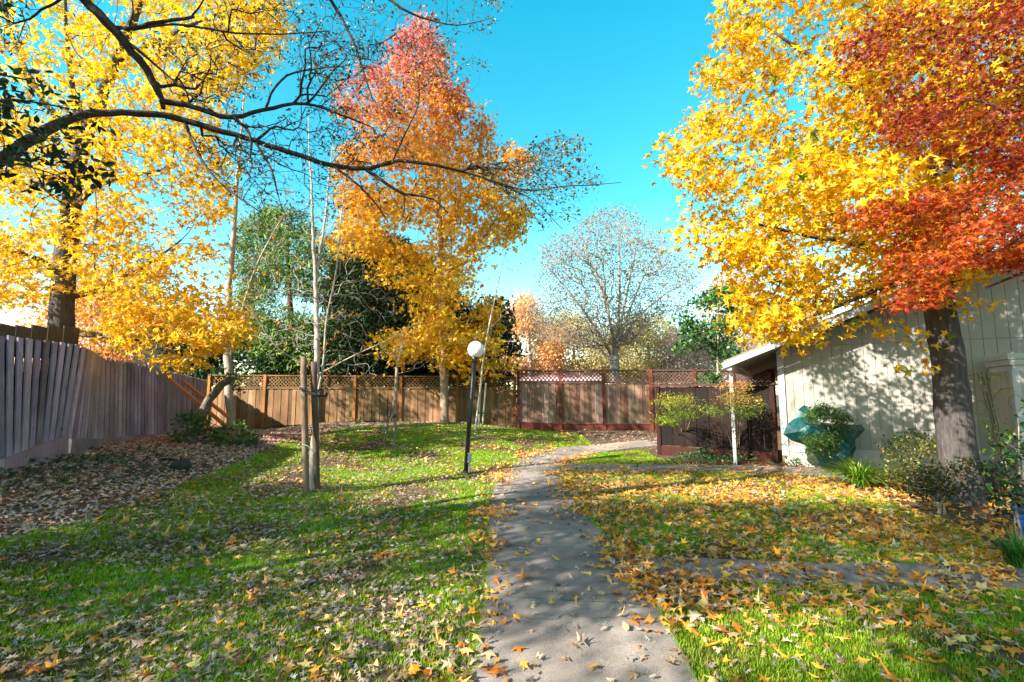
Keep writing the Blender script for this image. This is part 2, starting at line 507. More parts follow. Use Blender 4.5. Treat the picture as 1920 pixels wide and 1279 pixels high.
# ------------------------------------------------------------------ tree skeletons
def skeleton(roots, att, step, w=0.7, curve=0.35, rng=None, jit=0.04):
    """roots: polylines of (x,y,z,r) joined end to start; att: the twig ends to reach, nearest first"""
    cap = 4000 + sum(len(r) for r in roots) + len(att) * 40
    pos = np.zeros((cap, 3)); dr = np.zeros((cap, 3)); par = np.full(cap, -1); fix = np.zeros(cap)
    n = 0; rootset = []
    for ri, r in enumerate(roots):
        r = np.asarray(r, float)
        L = np.concatenate([[0], np.cumsum(np.linalg.norm(np.diff(r[:, :3], axis=0), axis=1))])
        t = np.arange(0, L[-1] + 1e-6, step); t = np.append(t, L[-1]) if L[-1] - t[-1] > step * .3 else t
        sm = smooth_poly(r, 2)
        Ls = np.concatenate([[0], np.cumsum(np.linalg.norm(np.diff(sm[:, :3], axis=0), axis=1))])
        q = np.stack([np.interp(t * Ls[-1] / L[-1], Ls, sm[:, k]) for k in range(4)], -1)
        first = n
        if ri > 0:
            p0 = int(np.argmin(np.linalg.norm(pos[:n] - q[0, :3], axis=1)))
        arc = rng.uniform(0, 50)
        for k in range(len(q)):
            wv = np.array([mnoise.noise(Vector((k * step / max(.12, 6 * q[k, 3]) + arc, j * 7.3, ri))) for j in range(3)])
            q[k, :3] += wv * min(.7 * q[k, 3], .04) * (k > 0)
            q[k, 3] *= 1 + .12 * mnoise.noise(Vector((k * step / max(.1, 4 * q[k, 3]) + arc, 31.7, ri)))
        for k in range(len(q)):
            pos[n] = q[k, :3]; fix[n] = q[k, 3]
            par[n] = (n - 1) if k > 0 else (p0 if ri > 0 else -1)
            d = q[min(k + 1, len(q) - 1), :3] - q[max(k - 1, 0), :3]
            dr[n] = d / max(np.linalg.norm(d), 1e-9)
            n += 1
        rootset.append((first, n))
    minz = np.percentile(att[:, 2], 1) if len(att) else 0
    tips = np.zeros(len(att), int)
    for ai, a in enumerate(att):
        d = a - pos[:n]; L = np.linalg.norm(d, axis=1) + 1e-6
        cs = (d * dr[:n]).sum(1) / L
        cost = L * (1 + w * (1 - cs))
        i = int(np.argmin(cost)); p = pos[i].copy(); dist = L[i]
        m = max(1, int(round(dist / step)))
        c = p + dr[i] * dist * curve
        prev = i
        for k in range(1, m + 1):
            t = k / m
            q = (1 - t) ** 2 * p + 2 * t * (1 - t) * c + t * t * a
            if k < m: q = q + rng.normal(size=3) * jit * step
            if n >= cap - 2: break
            pos[n] = q; par[n] = prev
            dd = q - pos[prev]; dr[n] = dd / max(np.linalg.norm(dd), 1e-9)
            prev = n; n += 1
        tips[ai] = prev
    pos, par, fix, dr = pos[:n], par[:n], fix[:n], dr[:n]
    cnt = np.zeros(n)
    child = np.zeros(n, int)
    for i in range(n):
        if par[i] >= 0: child[par[i]] += 1
    cnt[child == 0] = 1
    for i in range(n - 1, 0, -1):
        if par[i] >= 0: cnt[par[i]] += cnt[i]
    return dict(pos=pos, par=par, fix=fix, dir=dr, cnt=cnt, tips=tips, roots=rootset)

def limbs(sk, rtip, expo, trunk_buf, branch_buf, col, colb=None, rng=None, rmax=None, trunk_sides=14, wob=0.03):
    pos, par, fix, cnt = sk['pos'], sk['par'], sk['fix'], sk['cnt']
    rad = rtip * np.maximum(cnt, 1) ** expo
    if rmax: rad = np.minimum(rad, rmax)
    # never thicker than what carries it
    for i in range(len(pos)):
        if fix[i] > 0: rad[i] = fix[i]
        elif par[i] >= 0: rad[i] = min(rad[i], rad[par[i]] * 0.9)
    kids = [[] for _ in range(len(pos))]
    for i, p in enumerate(par):
        if p >= 0: kids[p].append(i)
    isroot = np.zeros(len(pos), bool)
    for a, b in sk['roots']:
        isroot[a:b] = True
        tp, tr = pos[a:b], rad[a:b]
        if par[a] >= 0: tp = np.concatenate([pos[par[a]][None], tp]); tr = np.concatenate([[tr[0]], tr])
        trunk_buf.tube(tp, tr, trunk_sides if tr[0] > .05 else 8, col, wob=wob, rng=rng)
    starts = [i for i in range(len(pos)) if not isroot[i] and (par[i] < 0 or isroot[par[i]])]
    stack = [(s, par[s]) for s in starts]
    colb = col if colb is None else colb
    while stack:
        s, p = stack.pop()
        ch = [p, s] if p >= 0 else [s]
        rr = [min(rad[p], rad[s] * 1.25), rad[s]] if p >= 0 else [rad[s]]
        cur = s
        while kids[cur]:
            ks = sorted(kids[cur], key=lambda q: -cnt[q])
            for q in ks[1:]: stack.append((q, cur))
            cur = ks[0]; ch.append(cur); rr.append(rad[cur])
        if len(ch) < 2: continue
        r0 = max(rr)
        sides = 8 if r0 > .05 else 5 if r0 > .012 else 3
        cc = np.asarray(colb) * (0.85 + 0.3 * rng.random())
        branch_buf.tube(pos[ch], rr, sides, cc, cap=False)
    return rad

def cloud(poly, Y0, D, n, rng, nf=0.55, thr=-0.2, top=None):
    """points through the volume of a crown: an outline at depth Y0 and a half depth D that thins to the rim"""
    poly = np.array(poly, float)
    out = []
    lo, hi = poly.min(0), poly.max(0)
    while len(out) < n:
        m = n * 3
        u = rng.uniform(lo[0], hi[0], m); v = rng.uniform(lo[1], hi[1], m)
        k = inpoly(poly, u, v); u, v = u[k], v[k]
        dmin = np.full(len(u), 1e9)
        for a, b in zip(poly, np.roll(poly, -1, 0)):
            ab = b - a; t = np.clip(((u - a[0]) * ab[0] + (v - a[1]) * ab[1]) / (ab @ ab + 1e-9), 0, 1)
            dmin = np.minimum(dmin, np.hypot(u - a[0] - t * ab[0], v - a[1] - t * ab[1]))
        th = np.sqrt(np.clip(dmin / (0.5 * max(dmin.max(), 1)), 0.02, 1))
        Y = Y0 + D * th * rng.uniform(-1, 1, len(u))
        p = P(u, v, Y)
        for q, uu, vv in zip(p, u, v):
            if mnoise.noise(Vector((q[0] * nf, q[1] * nf, q[2] * nf * 1.9))) > thr and len(out) < n:
                out.append((*q, uu, vv))
    return np.array(out)

def order_from(att, base):
    d = np.linalg.norm(att[:, :3] - np.asarray(base), axis=1)
    return att[np.argsort(d)]

def tree(name, label, cat, roots, att, rng, leaf=None, step=0.25, rtip=0.004, expo=0.42, w=0.7, curve=0.35,
         bark=(0.1, 0.08, 0.06), twigcol=None, bmat='bark', group=None, rmax=None, kname='trunk', extra=None):
    """roots: polylines (x,y,z,r); att: (n,5) points with the u,v they came from; leaf: function(buf, att, sk, rng)"""
    base = np.asarray(roots[0])[0, :3]
    t = thing(name, label, cat, base, group)
    mid = np.asarray(roots[0])[len(roots[0]) // 2, :3]
    a = order_from(att, mid)
    sk = skeleton(roots, a[:, :3], step, w, curve, rng)
    tb, bb = Buf(), Buf()
    limbs(sk, rtip, expo, tb, bb, np.array(bark), twigcol, rng, rmax)
    tb.build(kname, M[bmat], t, smooth=True)
    if bb.n: bb.build("branches", M['twig'], t, smooth=True)
    if leaf:
        lb = Buf(); leaf(lb, a, sk, rng)
        lb.build("crown" if 'tree' in name or 'sapling' in name else "foliage", extra or M['leaf'], t)
    return t

def pix(path, fallback_r=None):
    """a limb given as (u, v, depth, width in pixels)"""
    out = []
    for u, v, Y, wpx in path:
        p = P(u, v, Y)
        out.append((*p, wpx / 2 / F * Y))
    return np.array(out)

def clumps(tmpl, per, spread, size, cols, weights, flat=0.6, up=0.6, jit=0.12, curl=0.1, colfn=None, droop=0.0, keep=1.0):
    def f(buf, att, sk, rng):
        a = att
        if keep < 1: a = a[rng.random(len(a)) < keep]
        n = len(a) * per
        c = np.repeat(a[:, :3], per, 0)
        off = np.clip(rng.normal(size=(n, 3)), -1.5, 1.5) * spread * [1, 1, flat]
        pos = c + off
        nm = rng.normal(size=(n, 3)) * 0.75 + off / spread * 0.25 + [0, 0, up]
        s = size * rng.uniform(0.45, 1.3, n)
        if colfn is not None: col = colfn(rng, np.repeat(a, per, 0), pos)
        else: col = palette(rng, n, cols, weights, jit)
        # one shade per spray as well as per leaf
        sh = np.repeat(1 + 0.10 * rng.normal(size=len(a)), per)[:, None]
        scatter(buf, pos, s, tmpl, nm, np.clip(col * sh, .003, .95), rng, curl=curl)
    return f

# ------------------------------------------------------------------ fences
def shade(c, rng, j=0.15):
    return np.clip(np.asarray(c) * (1 + j * rng.normal()) * (1 + 0.04 * rng.normal(size=3)), 0.005, 0.9)

def lattice(buf, p0, p1, z0, z1, sp, w, col, rng):
    """two layers of crossing diagonal laths between p0 and p1"""
    d = p1 - p0; L = np.linalg.norm(d); d = d / L; nn = np.array([-d[1], d[0], 0]); H = z1 - z0
    for sgn, off in ((1, 0.006), (-1, -0.006)):
        x = -H
        while x < L + H:
            a, b = (x, 0.0), (x + sgn * H, H)
            pts = []
            x0, x1 = (a[0], b[0])
            lo, hi = max(min(x0, x1), 0), min(max(x0, x1), L)
            if hi - lo > 0.02:
                def at(q): return (q - x0) / (x1 - x0) * H
                A = p0 + d * lo + nn * off + [0, 0, z0 + at(lo)]
                B = p0 + d * hi + nn * off + [0, 0, z0 + at(hi)]
                buf.box(A, B, w, 0.008, shade(col, rng, .1), side=np.cross(nn, nrm(B - A)))
            x += sp

def board_bay(buf, p0, p1, zb, zt, pitch, bw, col, rng, thick=0.02, proud=0.012, alt=True):
    d = p1 - p0; L = np.linalg.norm(d); d = d / L; nn = np.array([d[1], -d[0], 0])
    n = max(1, int(L / pitch)); pt = L / n
    for k in range(n):
        s = (k + .5) * pt
        c = p0 + d * s
        f = s / L
        b = zb[0] * (1 - f) + zb[1] * f; t = zt[0] * (1 - f) + zt[1] * f
        o = nn * (proud if alt and k % 2 else -proud * .3) + nn * rng.uniform(-.002, .002)
        ww = bw * (1.12 if alt and not k % 2 else 1.0) * rng.uniform(.93, 1.03)
        buf.box(c + o + [0, 0, b], c + o + d * rng.uniform(-.006, .006) + [0, 0, t + rng.uniform(-.008, .008)], ww, thick, shade(rng_pick(col, rng), rng, .14), side=d)

def rng_pick(col, rng):
    col = np.asarray(col)
    return col if col.ndim == 1 else col[rng.integers(len(col))]

def garden_fence(name, label, A, B, posts, zb, zl, zt, boardcol, postcol, latcol, rng, kick=None, pitch=.14, mat='fence', cap=True):
    """posts: fractions from A to B; zl: where boards end and lattice starts"""
    A = np.array([*A, 0.0]); B = np.array([*B, 0.0])
    f = thing(name, label, "fence", (*((A + B) / 2)[:2], 0))
    nn = nrm(B - A); out = np.array([nn[1], -nn[0], 0])
    lerp = lambda z, q: z[0] * (1 - q) + z[1] * q
    gz = lambda p: float(terrain(p[0], p[1]))
    for q in posts:
        p = A + (B - A) * q
        b = Buf(); b.box(p + out * .03 + [0, 0, gz(p) - .2], p + out * .03 + [0, 0, lerp(zt, q) + .02], .1, .1, shade(postcol, rng, .1), side=nn)
        b.build("post", M[mat], f)
    for q0, q1 in zip(posts[:-1], posts[1:]):
        p0 = A + (B - A) * q0 + nn * .052; p1 = A + (B - A) * q1 - nn * .052
        b = Buf()
        kz = kick or 0
        board_bay(b, p0, p1, (gz(p0) + kz + .02, gz(p1) + kz + .02), (lerp(zl, q0) - .04, lerp(zl, q1) - .04), pitch, pitch * .96, boardcol, rng)
        b.build("board_panel", M[mat], f)
        b = Buf()
        lattice(b, p0, p1, lerp(zl, q0) + .03, lerp(zt, q0) - .035, .135, .03, latcol, rng)
        b.build("lattice_panel", M[mat], f)
        b = Buf()
        b.box(p0 + out * .012 + [0, 0, lerp(zl, q0)], p1 + out * .012 + [0, 0, lerp(zl, q1)], .055, .075, shade(latcol, rng, .08), side=[0, 0, 1])
        if cap: b.box(p0 + [0, 0, lerp(zt, q0) - .01], p1 + [0, 0, lerp(zt, q1) - .01], .045, .1, shade(latcol, rng, .08), side=[0, 0, 1])
        b.build("rail", M[mat], f)
        if kick:
            b = Buf()
            b.box(p0 + out * .02 + [0, 0, gz(p0) + kick / 2 - .08], p1 + out * .02 + [0, 0, gz(p1) + kick / 2 - .08], kick + .16, .04, shade(postcol, rng, .08), side=[0, 0, 1])
            b.box(p0 + out * .035 + [0, 0, gz(p0) + kick + .03], p1 + out * .035 + [0, 0, gz(p1) + kick + .03], .03, .06, shade(latcol * 1.3, rng, .05), side=[0, 0, 1])
            b.build("kickboard", M[mat], f)
    return f

rg = np.random.default_rng(11)
BROWN = [lin(128, 96, 68), lin(118, 87, 60), lin(134, 104, 78), lin(110, 82, 57), lin(124, 92, 64)]
garden_fence("lattice_fence", "long brown wooden fence with lattice top behind the black globe lamp and staked saplings",
             (-11.4, 18.2), (0.10, 17.3), [0, .19, .35, .49, .64, .82, 1.0], (.3, .3), (1.80, 1.80), (2.30, 2.20),
             BROWN, lin(150, 96, 52), lin(116, 84, 54), rg, kick=None)
PINKY = [lin(140, 108, 92), lin(132, 98, 82), lin(122, 88, 70), lin(146, 116, 102), lin(114, 80, 64), lin(138, 106, 90)]
garden_fence("lattice_fence", "taller fence with red posts and purple lattice, ending behind the beige house",
             (0.22, 17.0), (9.2, 17.0), [0, .165, .335, .52, .69, .84, 1.0], (.3, .3), (1.98, 1.98), (2.43, 2.43),
             PINKY, lin(104, 52, 40), lin(104, 76, 70), rg, kick=.2, pitch=.125)

def leaning_fence():
    rng = np.random.default_rng(5)
    f = thing("board_fence", "grey weathered fence of narrow vertical boards leaning along the shaded leaf bed", "fence", P(100, 845, 8.2))
    GREY = [lin(162, 142, 160), lin(148, 130, 146), lin(170, 150, 164), lin(132, 114, 126), lin(156, 142, 146)]
    def run(bot, top, pitch, kickdrop, tag_):
        Bm = np.array([(*P(u, v, Y),) for u, v, Y in bot]); Tm = np.array([(*P(u, v, Y),) for u, v, Y in top])
        L = np.concatenate([[0], np.cumsum(np.linalg.norm(np.diff(Bm[:, :2], axis=0), axis=1))])
        n = int(L[-1] / pitch)
        b, bk = Buf(), Buf()
        for k in range(n):
            s = (k + .5) * L[-1] / n
            g = lambda A, q: np.array([np.interp(q, L, A[:, i]) for i in range(3)])
            B0, T0 = g(Bm, s), g(Tm, s)
            d = nrm(g(Bm, min(s + .1, L[-1])) - g(Bm, max(s - .1, 0))); d[2] = 0; d = nrm(d)
            out = np.array([d[1], -d[0], 0])
            w = pitch * .76 * rng.uniform(.9, 1.08)
            b.box(B0 + out * .014, T0 + out * .014 + [0, 0, rng.uniform(-.015, .01)], w, .022, shade(GREY[rng.integers(5)], rng, .12), side=d)
            b.box(B0 - out * .03 + d * pitch * .5 + [0, 0, .01], T0 - out * .03 + d * pitch * .5 - [0, 0, .02], pitch * 1.0, .02, shade(GREY[rng.integers(5)] * .22, rng, .12), side=d)  # recessed boards: shade of the gaps painted in as a much darker grey
        b.build("board_panel", M['fence'], f)
        for i in range(len(Bm) - 1):
            kb = Buf()
            d = nrm(Bm[i + 1] - Bm[i]); out = nrm(np.array([d[1], -d[0], 0]))
            a0 = Bm[i] + out * .05; a1 = Bm[i + 1] + out * .05
            h = kickdrop
            kb.box(a0 - [0, 0, h / 2 + .14], a1 - [0, 0, h / 2 + .14], h + .3, .045, shade(lin(150, 130, 130), rng, .08), side=[0, 0, 1])
            kb.build("kickboard", M['fence'], f)
    run([(-330, 925, 4.9), (0, 862, 6.75), (121, 816, 8.3)], [(-330, 590, 4.9), (0, 628, 6.75), (150, 646, 8.3)], .17, .2, 0)
    run([(124, 824, 8.32), (186, 824, 10.0), (300, 813, 13.1), (380, 800, 17.6)], [(153, 648, 8.32), (190, 670, 10.0), (300, 691, 13.1), (389, 713, 17.6)], .2, .19, 1)
    b = Buf()
    rr = np.random.default_rng(6)
    for k in range(16):
        u = -330 + k * 30
        Y = np.interp(u, [-330, 0, 150], [5.3, 7.0, 8.9])
        u2 = u + 29; Y2 = np.interp(u2, [-330, 0, 150], [5.3, 7.0, 8.9])
        vt = np.interp(u, [-330, 0, 150], [572, 610, 613])
        c0 = P(u, vt + 60, Y); c1 = P(u2, vt + 60, Y2); ct = P((u + u2) / 2, vt + rr.uniform(-1, 2), (Y + Y2) / 2)
        m_ = (c0 + c1) / 2
        b.box([ct[0], ct[1], m_[2]], ct, np.linalg.norm((c1 - c0)[:2]), .02, shade(lin(92, 78, 64), rr, .12), side=[*(c1 - c0)[:2], 0])
    b.build("top_panel", M['fence'], f)
leaning_fence()

def gate_fence():
    rng = np.random.default_rng(21)
    A = np.array([3.9, 12.9, 0]); B = np.array([6.12, 11.2, 0])
    f = thing("privacy_fence", "short dark brown board fence joining the corner of the beige house", "fence", A)
    nn = nrm(B - A); out = np.array([nn[1], -nn[0], 0])
    gz = lambda p: float(terrain(p[0], p[1]))
    DK = [lin(33, 21, 17), lin(26, 17, 14), lin(40, 26, 21), lin(30, 19, 15), lin(46, 34, 28)]
    for p in (A, B - nn * .08):
        b = Buf(); b.box(p + [0, 0, gz(p) - .2], p + [0, 0, 1.78], .1, .1, lin(46, 25, 20), side=nn); b.build("post", M['darkwood'], f)
    b = Buf(); board_bay(b, A + nn * .06, B - nn * .14, (gz(A) + .26, gz(B) + .26), (1.76, 1.78), .15, .145, DK, rng, proud=.016)
    b.build("board_panel", M['darkwood'], f)
    b = Buf(); b.box(A - nn * .1 + [0, 0, 1.81], B + [0, 0, 1.83], .05, .17, lin(70, 50, 44), side=[0, 0, 1]); b.build("cap_board", M['darkwood'], f)
    b = Buf(); b.box(A + nn * .06 + out * .03 + [0, 0, gz(A) + .1], B - nn * .14 + out * .03 + [0, 0, gz(B) + .1], .28, .04, lin(66, 32, 25), side=[0, 0, 1]); b.build("kickboard", M['darkwood'], f)
gate_fence()

# ------------------------------------------------------------------ beige house
C0 = np.array([6.15, 11.0]); HT = np.array([.866, -.5]); HN = np.array([.5, .866])
def H(t, n, z): q = C0 + HT * t + HN * n; return np.array([q[0], q[1], z])
def rake(t): return 2.30 + .40 * (min(t, 16 - t) + 1.12)
def house():
    rng = np.random.default_rng(31)
    h = thing("house", "beige panelled gable house with white trim and a small post porch behind the thick trunk", "house", H(0, 0, 0))
    b = Buf(); pw = .19
    beige = lin(143, 137, 129)
    n = int(16 / pw)
    for k in range(n):
        t0 = .05 + k * pw; t1 = t0 + pw - .007
        c = beige * (1 + .02 * rng.normal())
        z0, za, zb = .42, rake(t0) - .14, rake(t1) - .14
        pf = [H(t0, 0, z0), H(t1, 0, z0), H(t1, 0, zb), H(t0, 0, za)]
        pb = [H(t0, .03, z0), H(t1, .03, z0), H(t1, .03, zb), H(t0, .03, za)]
        b.add(pf + pb, [(0, 1, 2, 3), (1, 5, 6, 2), (4, 0, 3, 7), (0, 4, 5, 1)], c)
    b.add([H(.05, .02, .4), H(16, .02, .4), H(16, .02, rake(16) - .15), H(8, .02, rake(8) - .15), H(.05, .02, rake(.05) - .15)], [(0, 1, 2, 3, 4)], beige * .5)
    b.add([H(0, .05, .42), H(0, 17, .42), H(0, 17, rake(0) - .15), H(0, .05, rake(0) - .15)], [(0, 3, 2, 1)], beige)
    b.add([H(16, .02, .42), H(16, 17, .42), H(16, 17, rake(16) - .15), H(16, .02, rake(16) - .15)], [(0, 1, 2, 3)], beige)
    b.build("wall", M['siding'], h)
    b = Buf()
    b.box(H(.0, -.022, .22), H(.0, -.022, rake(0) - .17), .13, .05, lin(160, 158, 158), side=[*HT, 0]); b.build("corner_trim", M['paint'], h)
    b = Buf(); b.box(H(.075, -.025, .37), H(16, -.025, .37), .11, .05, lin(160, 158, 158), side=[0, 0, 1]); b.build("base_trim", M['paint'], h)
    b = Buf(); b.box(H(.03, .03, .1), H(16, .03, .1), .46, .1, lin(176, 168, 152), side=[0, 0, 1])
    b.box(H(.03, .1, .1), H(.03, 10, .1), .46, .1, lin(176, 168, 152), side=[0, 0, 1]); b.build("foundation", M['stone'], h)
    # horizontal panel seam
    b = Buf(); b.box(H(.1, -.006, 2.66), H(16, -.006, 2.66), .012, .012, beige * .7, side=[0, 0, 1]); b.build("seam", M['siding'], h)
    r = Buf()
    up = np.array([0, 0, .13])
    for ts, te in ((-1.12, 8.0), (8.0, 17.12)):
        q = [H(ts, -.72, rake(ts)), H(te, -.72, rake(te)), H(te, 17.6, rake(te)), H(ts, 17.6, rake(ts))]
        r.add(q + [x + up * .35 for x in q], [(0, 3, 2, 1), (4, 5, 6, 7), (0, 1, 5, 4), (1, 2, 6, 5), (2, 3, 7, 6), (3, 0, 4, 7)], lin(120, 104, 92))
    rf = r.build("roof", M['roof'], h)
    b = Buf()
    b.box(H(-1.14, -.745, rake(-1.14) - .07), H(8, -.745, rake(8) - .07), .13, .04, lin(146, 146, 150), side=[0, 0, 1])
    b.box(H(8, -.745, rake(8) - .07), H(17.14, -.745, rake(17.14) - .07), .13, .04, lin(146, 146, 150), side=[0, 0, 1])
    b.build("rake_board", M['paint'], h)
    b = Buf()
    for k in range(42):
        nn = -.45 + .42 * k
        b.box(H(-1.05, nn, rake(-1.05) - .06), H(-.02, nn, rake(-.02) - .06), .11, .045, lin(168, 156, 144), side=[0, 0, 1])
    b.build("rafters", M['paint'], h)
    b = Buf(); b.box(H(-1.0, -.7, rake(-1.0) - .17), H(-1.0, 17, rake(-1.0) - .17), .1, .09, lin(220, 216, 208), side=[0, 0, 1]); b.build("porch_beam", M['paint'], h)
    pz = float(terrain(*H(-1.0, -.45, 0)[:2]))
    b = Buf(); b.box(H(-1.0, -.45, pz), H(-1.0, -.45, rake(-1.0) - .22), 0.07, .07, lin(180, 178, 178), side=[*HT, 0]); b.build("porch_post", M['paint'], h)
house()

def far_house(label, u0, u1, vtop, Y, roofcol, wallcol, eave_drop, depth, slope_v):
    """a low gabled house whose long eave faces the camera"""
    a = P(u0, vtop, Y); c = P(u1, vtop, Y)
    h = thing("house", label, "house", (a[0], Y, 0.3))
    zr = a[2]; ze = zr - eave_drop
    x0, x1 = a[0], c[0]
    y0 = Y - depth / 2
    b = Buf(); b.box([x0 + .4, Y, .2], [x1 - .4, Y, .2], .1, .1, wallcol)
    q = [(x0 + .4, y0 + .5), (x1 - .4, y0 + .5), (x1 - .4, y0 + depth - .5), (x0 + .4, y0 + depth - .5)]
    v = [(*p, .1) for p in q] + [(*p, ze - .02) for p in q] + [(x0 + .4, Y, zr - .25), (x1 - .4, Y, zr - .25)]
    b.add(v, [(0, 1, 5, 4), (2, 3, 7, 6), (1, 2, 6, 9, 5), (3, 0, 4, 8, 7)], wallcol)
    b.build("wall", M['siding'], h)
    r = Buf()
    for sy in (y0, y0 + depth):
        vv = [(x0, sy, ze), (x1, sy, ze), (x1, Y, zr), (x0, Y, zr)]
        vv += [(p[0], p[1], p[2] - .14) for p in vv]
        r.add(vv, [(0, 1, 2, 3), (7, 6, 5, 4), (0, 4, 5, 1), (1, 5, 6, 2), (3, 2, 6, 7), (0, 3, 7, 4)], roofcol)
    r.build("roof", M['roof'], h)
    e = Buf(); e.box([x0, y0 - .02, ze - .09], [x1, y0 - .02, ze - .09], .2, .035, lin(70, 50, 42), side=[0, 0, 1]); e.build("eave_board", M['paint'], h)
far_house("pale roofed neighbouring house behind the grey leaning board fence", -700, 300, 600, 25, lin(190, 160, 150), lin(150, 136, 124), 2.5, 9, 0)
far_house("low house with a pink roof just showing above the lattice", 968, 1112, 685, 34, lin(200, 168, 172), lin(190, 170, 160), 1.2, 8, 0)

def shed():
    """the little panelled enclosure at the right edge"""
    h = thing("utility_shed", "small beige panelled enclosure with a stepped white cap against the house wall", "shed", (9.0, 8.2, 0))
    x0, y0 = 8.52, 8.15
    a = np.array([x0, y0, 0])
    d = np.array([.9, -.44, 0]); e = np.array([.44, .9, 0])
    z1 = 1.98
    b = Buf()
    for k in range(6):
        p = a + d * (.06 + k * .2); b.box(p + d * .1 + [0, 0, .1], p + d * .1 + [0, 0, z1], .192, .04, lin(152, 142, 132), side=d)
    for k in range(4):
        p = a + e * (.06 + k * .2); b.box(p + e * .1 + [0, 0, .1], p + e * .1 + [0, 0, z1], .192, .04, lin(152, 142, 132), side=e)
    b.build("panel", M['siding'], h)
    b = Buf(); b.box(a + [0, 0, 0], a + [0, 0, z1], .1, .1, lin(160, 158, 158), side=d); b.build("corner_post", M['paint'], h)
    for k, (hh, o) in enumerate(((z1 + .05, .03), (z1 + .15, .07), (z1 + .25, .1))):
        c = a + d * .6 + e * .4
        b = Buf(); b.box(c - d * (.6 + o) + [0, 0, hh], c + d * (.8 + o) + [0, 0, hh], .8 + 2 * o, .095, lin(160, 158, 158), side=e); b.build("cap_board", M['paint'], h)
shed()

# ------------------------------------------------------------------ lamp, stakes, small objects
def lamp():
    b0 = G(872, 888); Y = b0[1]
    top = P(890, 672, Y); ctr = P(892, 655.5, Y)
    t = thing("street_lamp", "black leaning post lamp with a white globe beside the path", "lamp", b0)
    b = Buf(); b.tube([b0 - [0, 0, .2], b0 * .5 + top * .5, top], [.048, .045, .043], 16, lin(24, 24, 26)); b.build("post", M['metal'], t, smooth=True)
    b = Buf()
    r = .172
    prof = [(max(.002, r * math.sin(a)), -r * math.cos(a)) for a in np.linspace(0, math.pi, 20)]
    b.lathe(ctr, prof, 32, lin(238, 240, 244)); b.build("globe", M['globe'], t, smooth=True)
    b = Buf(); b.tube([top - [0, 0, .09], top - [0, 0, .07], top - [0, 0, .03], top + [0, 0, .03]], [.046, .06, .055, .085], 16, lin(28, 28, 30)); b.build("collar", M['metal'], t, smooth=True)
    b = Buf(); b.lathe(b0, [(.1, -.05), (.1, .012), (.085, .02), (.07, .05), (.05, .06)], 20, lin(34, 34, 36)); b.build("base_flange", M['metal'], t, smooth=True)
    q = b0 + [.085, -.02, .22]
    b = Buf(); b.box(q, q + [0.01, 0, .16], .07, .06, lin(150, 152, 156), side=[1, 0, 0]); b.box(q + [.005, 0, .16], q + [.01, 0, .185], .085, .075, lin(170, 172, 176), side=[1, 0, 0]); b.tube([q - [0, 0, .25], q], [.014, .014], 8, lin(120, 120, 124)); b.build("outlet_box", M['metal'], t)
lamp()

def stake(label, foot, top, r, col, group=None, cat="stake"):
    b = Buf(); rng = np.random.default_rng(int(abs(foot[0]) * 1000) % 9999)
    f = np.asarray(foot); tp = np.asarray(top)
    pts = [f - [0, 0, .15]] + [f + (tp - f) * q for q in np.linspace(0, 1, 12)]
    b.tube(pts, [r] * 12 + [r * .9], 12, col, wob=.03, rng=rng)
    o = b.build("tree_stake", M['fence'], smooth=True, origin=f)
    return tag(o, label, cat, group)

def tie(label, pts, r, col=lin(20, 20, 22)):
    b = Buf(); p = smooth_poly(pts, 3); b.tube(p, r, 8, col)
    o = b.build("tree_tie", M['rubber'], smooth=True, origin=np.asarray(pts[0]))
    return tag(o, label, "tree tie")

SA = G(574, 926); SB = G(592, 921)
YA = SA[1]
stake("thick grey round stake, the taller of the pair by the pale bare tree", SA, P(569, 669, YA), .049, lin(118, 98, 82))
stake("thick dark grey stake, the shorter of the pair by the pale bare tree", SB + [0, .05, 0], P(588, 678, YA + .05), .051, lin(96, 80, 68))
Yt = YA + .02
tie("black rubber strap looped around the tall stake pair near their tops",
    [P(562, 727, Yt - .08), P(570, 736, Yt - .1), P(590, 741, Yt - .12), P(606, 744, Yt - .05), P(616, 739, Yt + .05), P(613, 731, Yt + .1), P(600, 729, Yt + .1), P(594, 735, Yt - .08), P(604, 742, Yt - .1), P(585, 737, Yt - .1), P(562, 727, Yt - .08)], .014)
tie("thin grey band tied low around the tall stake pair",
    [P(566, 834, Yt - .08), P(578, 836, Yt - .09), P(583, 842, Yt - .07), P(588, 850, Yt - .07), P(584, 856, Yt - .07), P(578, 850, Yt - .07), P(584, 843, Yt - .07), P(592, 846, Yt - .04)], .007, lin(130, 138, 142))

s1 = G(738, 835)
stake("weathered single stake tied to the thin sapling left of the globe lamp", s1 + [.02, 0, 0], P(744, 690, s1[1]), .04, lin(140, 118, 98))
s1b = s1 - [.28, -.1, 0]
stake("short thin grey stake beside the thin sapling left of the globe lamp", on_ground(*s1b[:2]), P(736, 742, s1[1] + .1), .022, lin(130, 112, 96))
tie("black tie around the single sapling stake", [P(733, 788, s1[1] - .05), P(738, 780, s1[1] - .06), P(747, 772, s1[1] - .06), P(746, 778, s1[1] - .06), P(735, 784, s1[1] - .06)], .012)
s2 = G(896, 806)
for du, tu, tv, lab in ((-5, 902, 716, "left pale slanting stake of the pair behind the globe lamp"), (8, 911, 718, "right pale slanting stake of the pair behind the globe lamp")):
    p = G(896 + du, 806)
    stake(lab, p, P(tu, tv, p[1]), .03, lin(206, 190, 170))
tie("small black tie joining the two pale slanting stakes", [P(896, 773, s2[1] - .04), P(903, 776, s2[1] - .05), P(910, 774, s2[1] - .04)], .012)

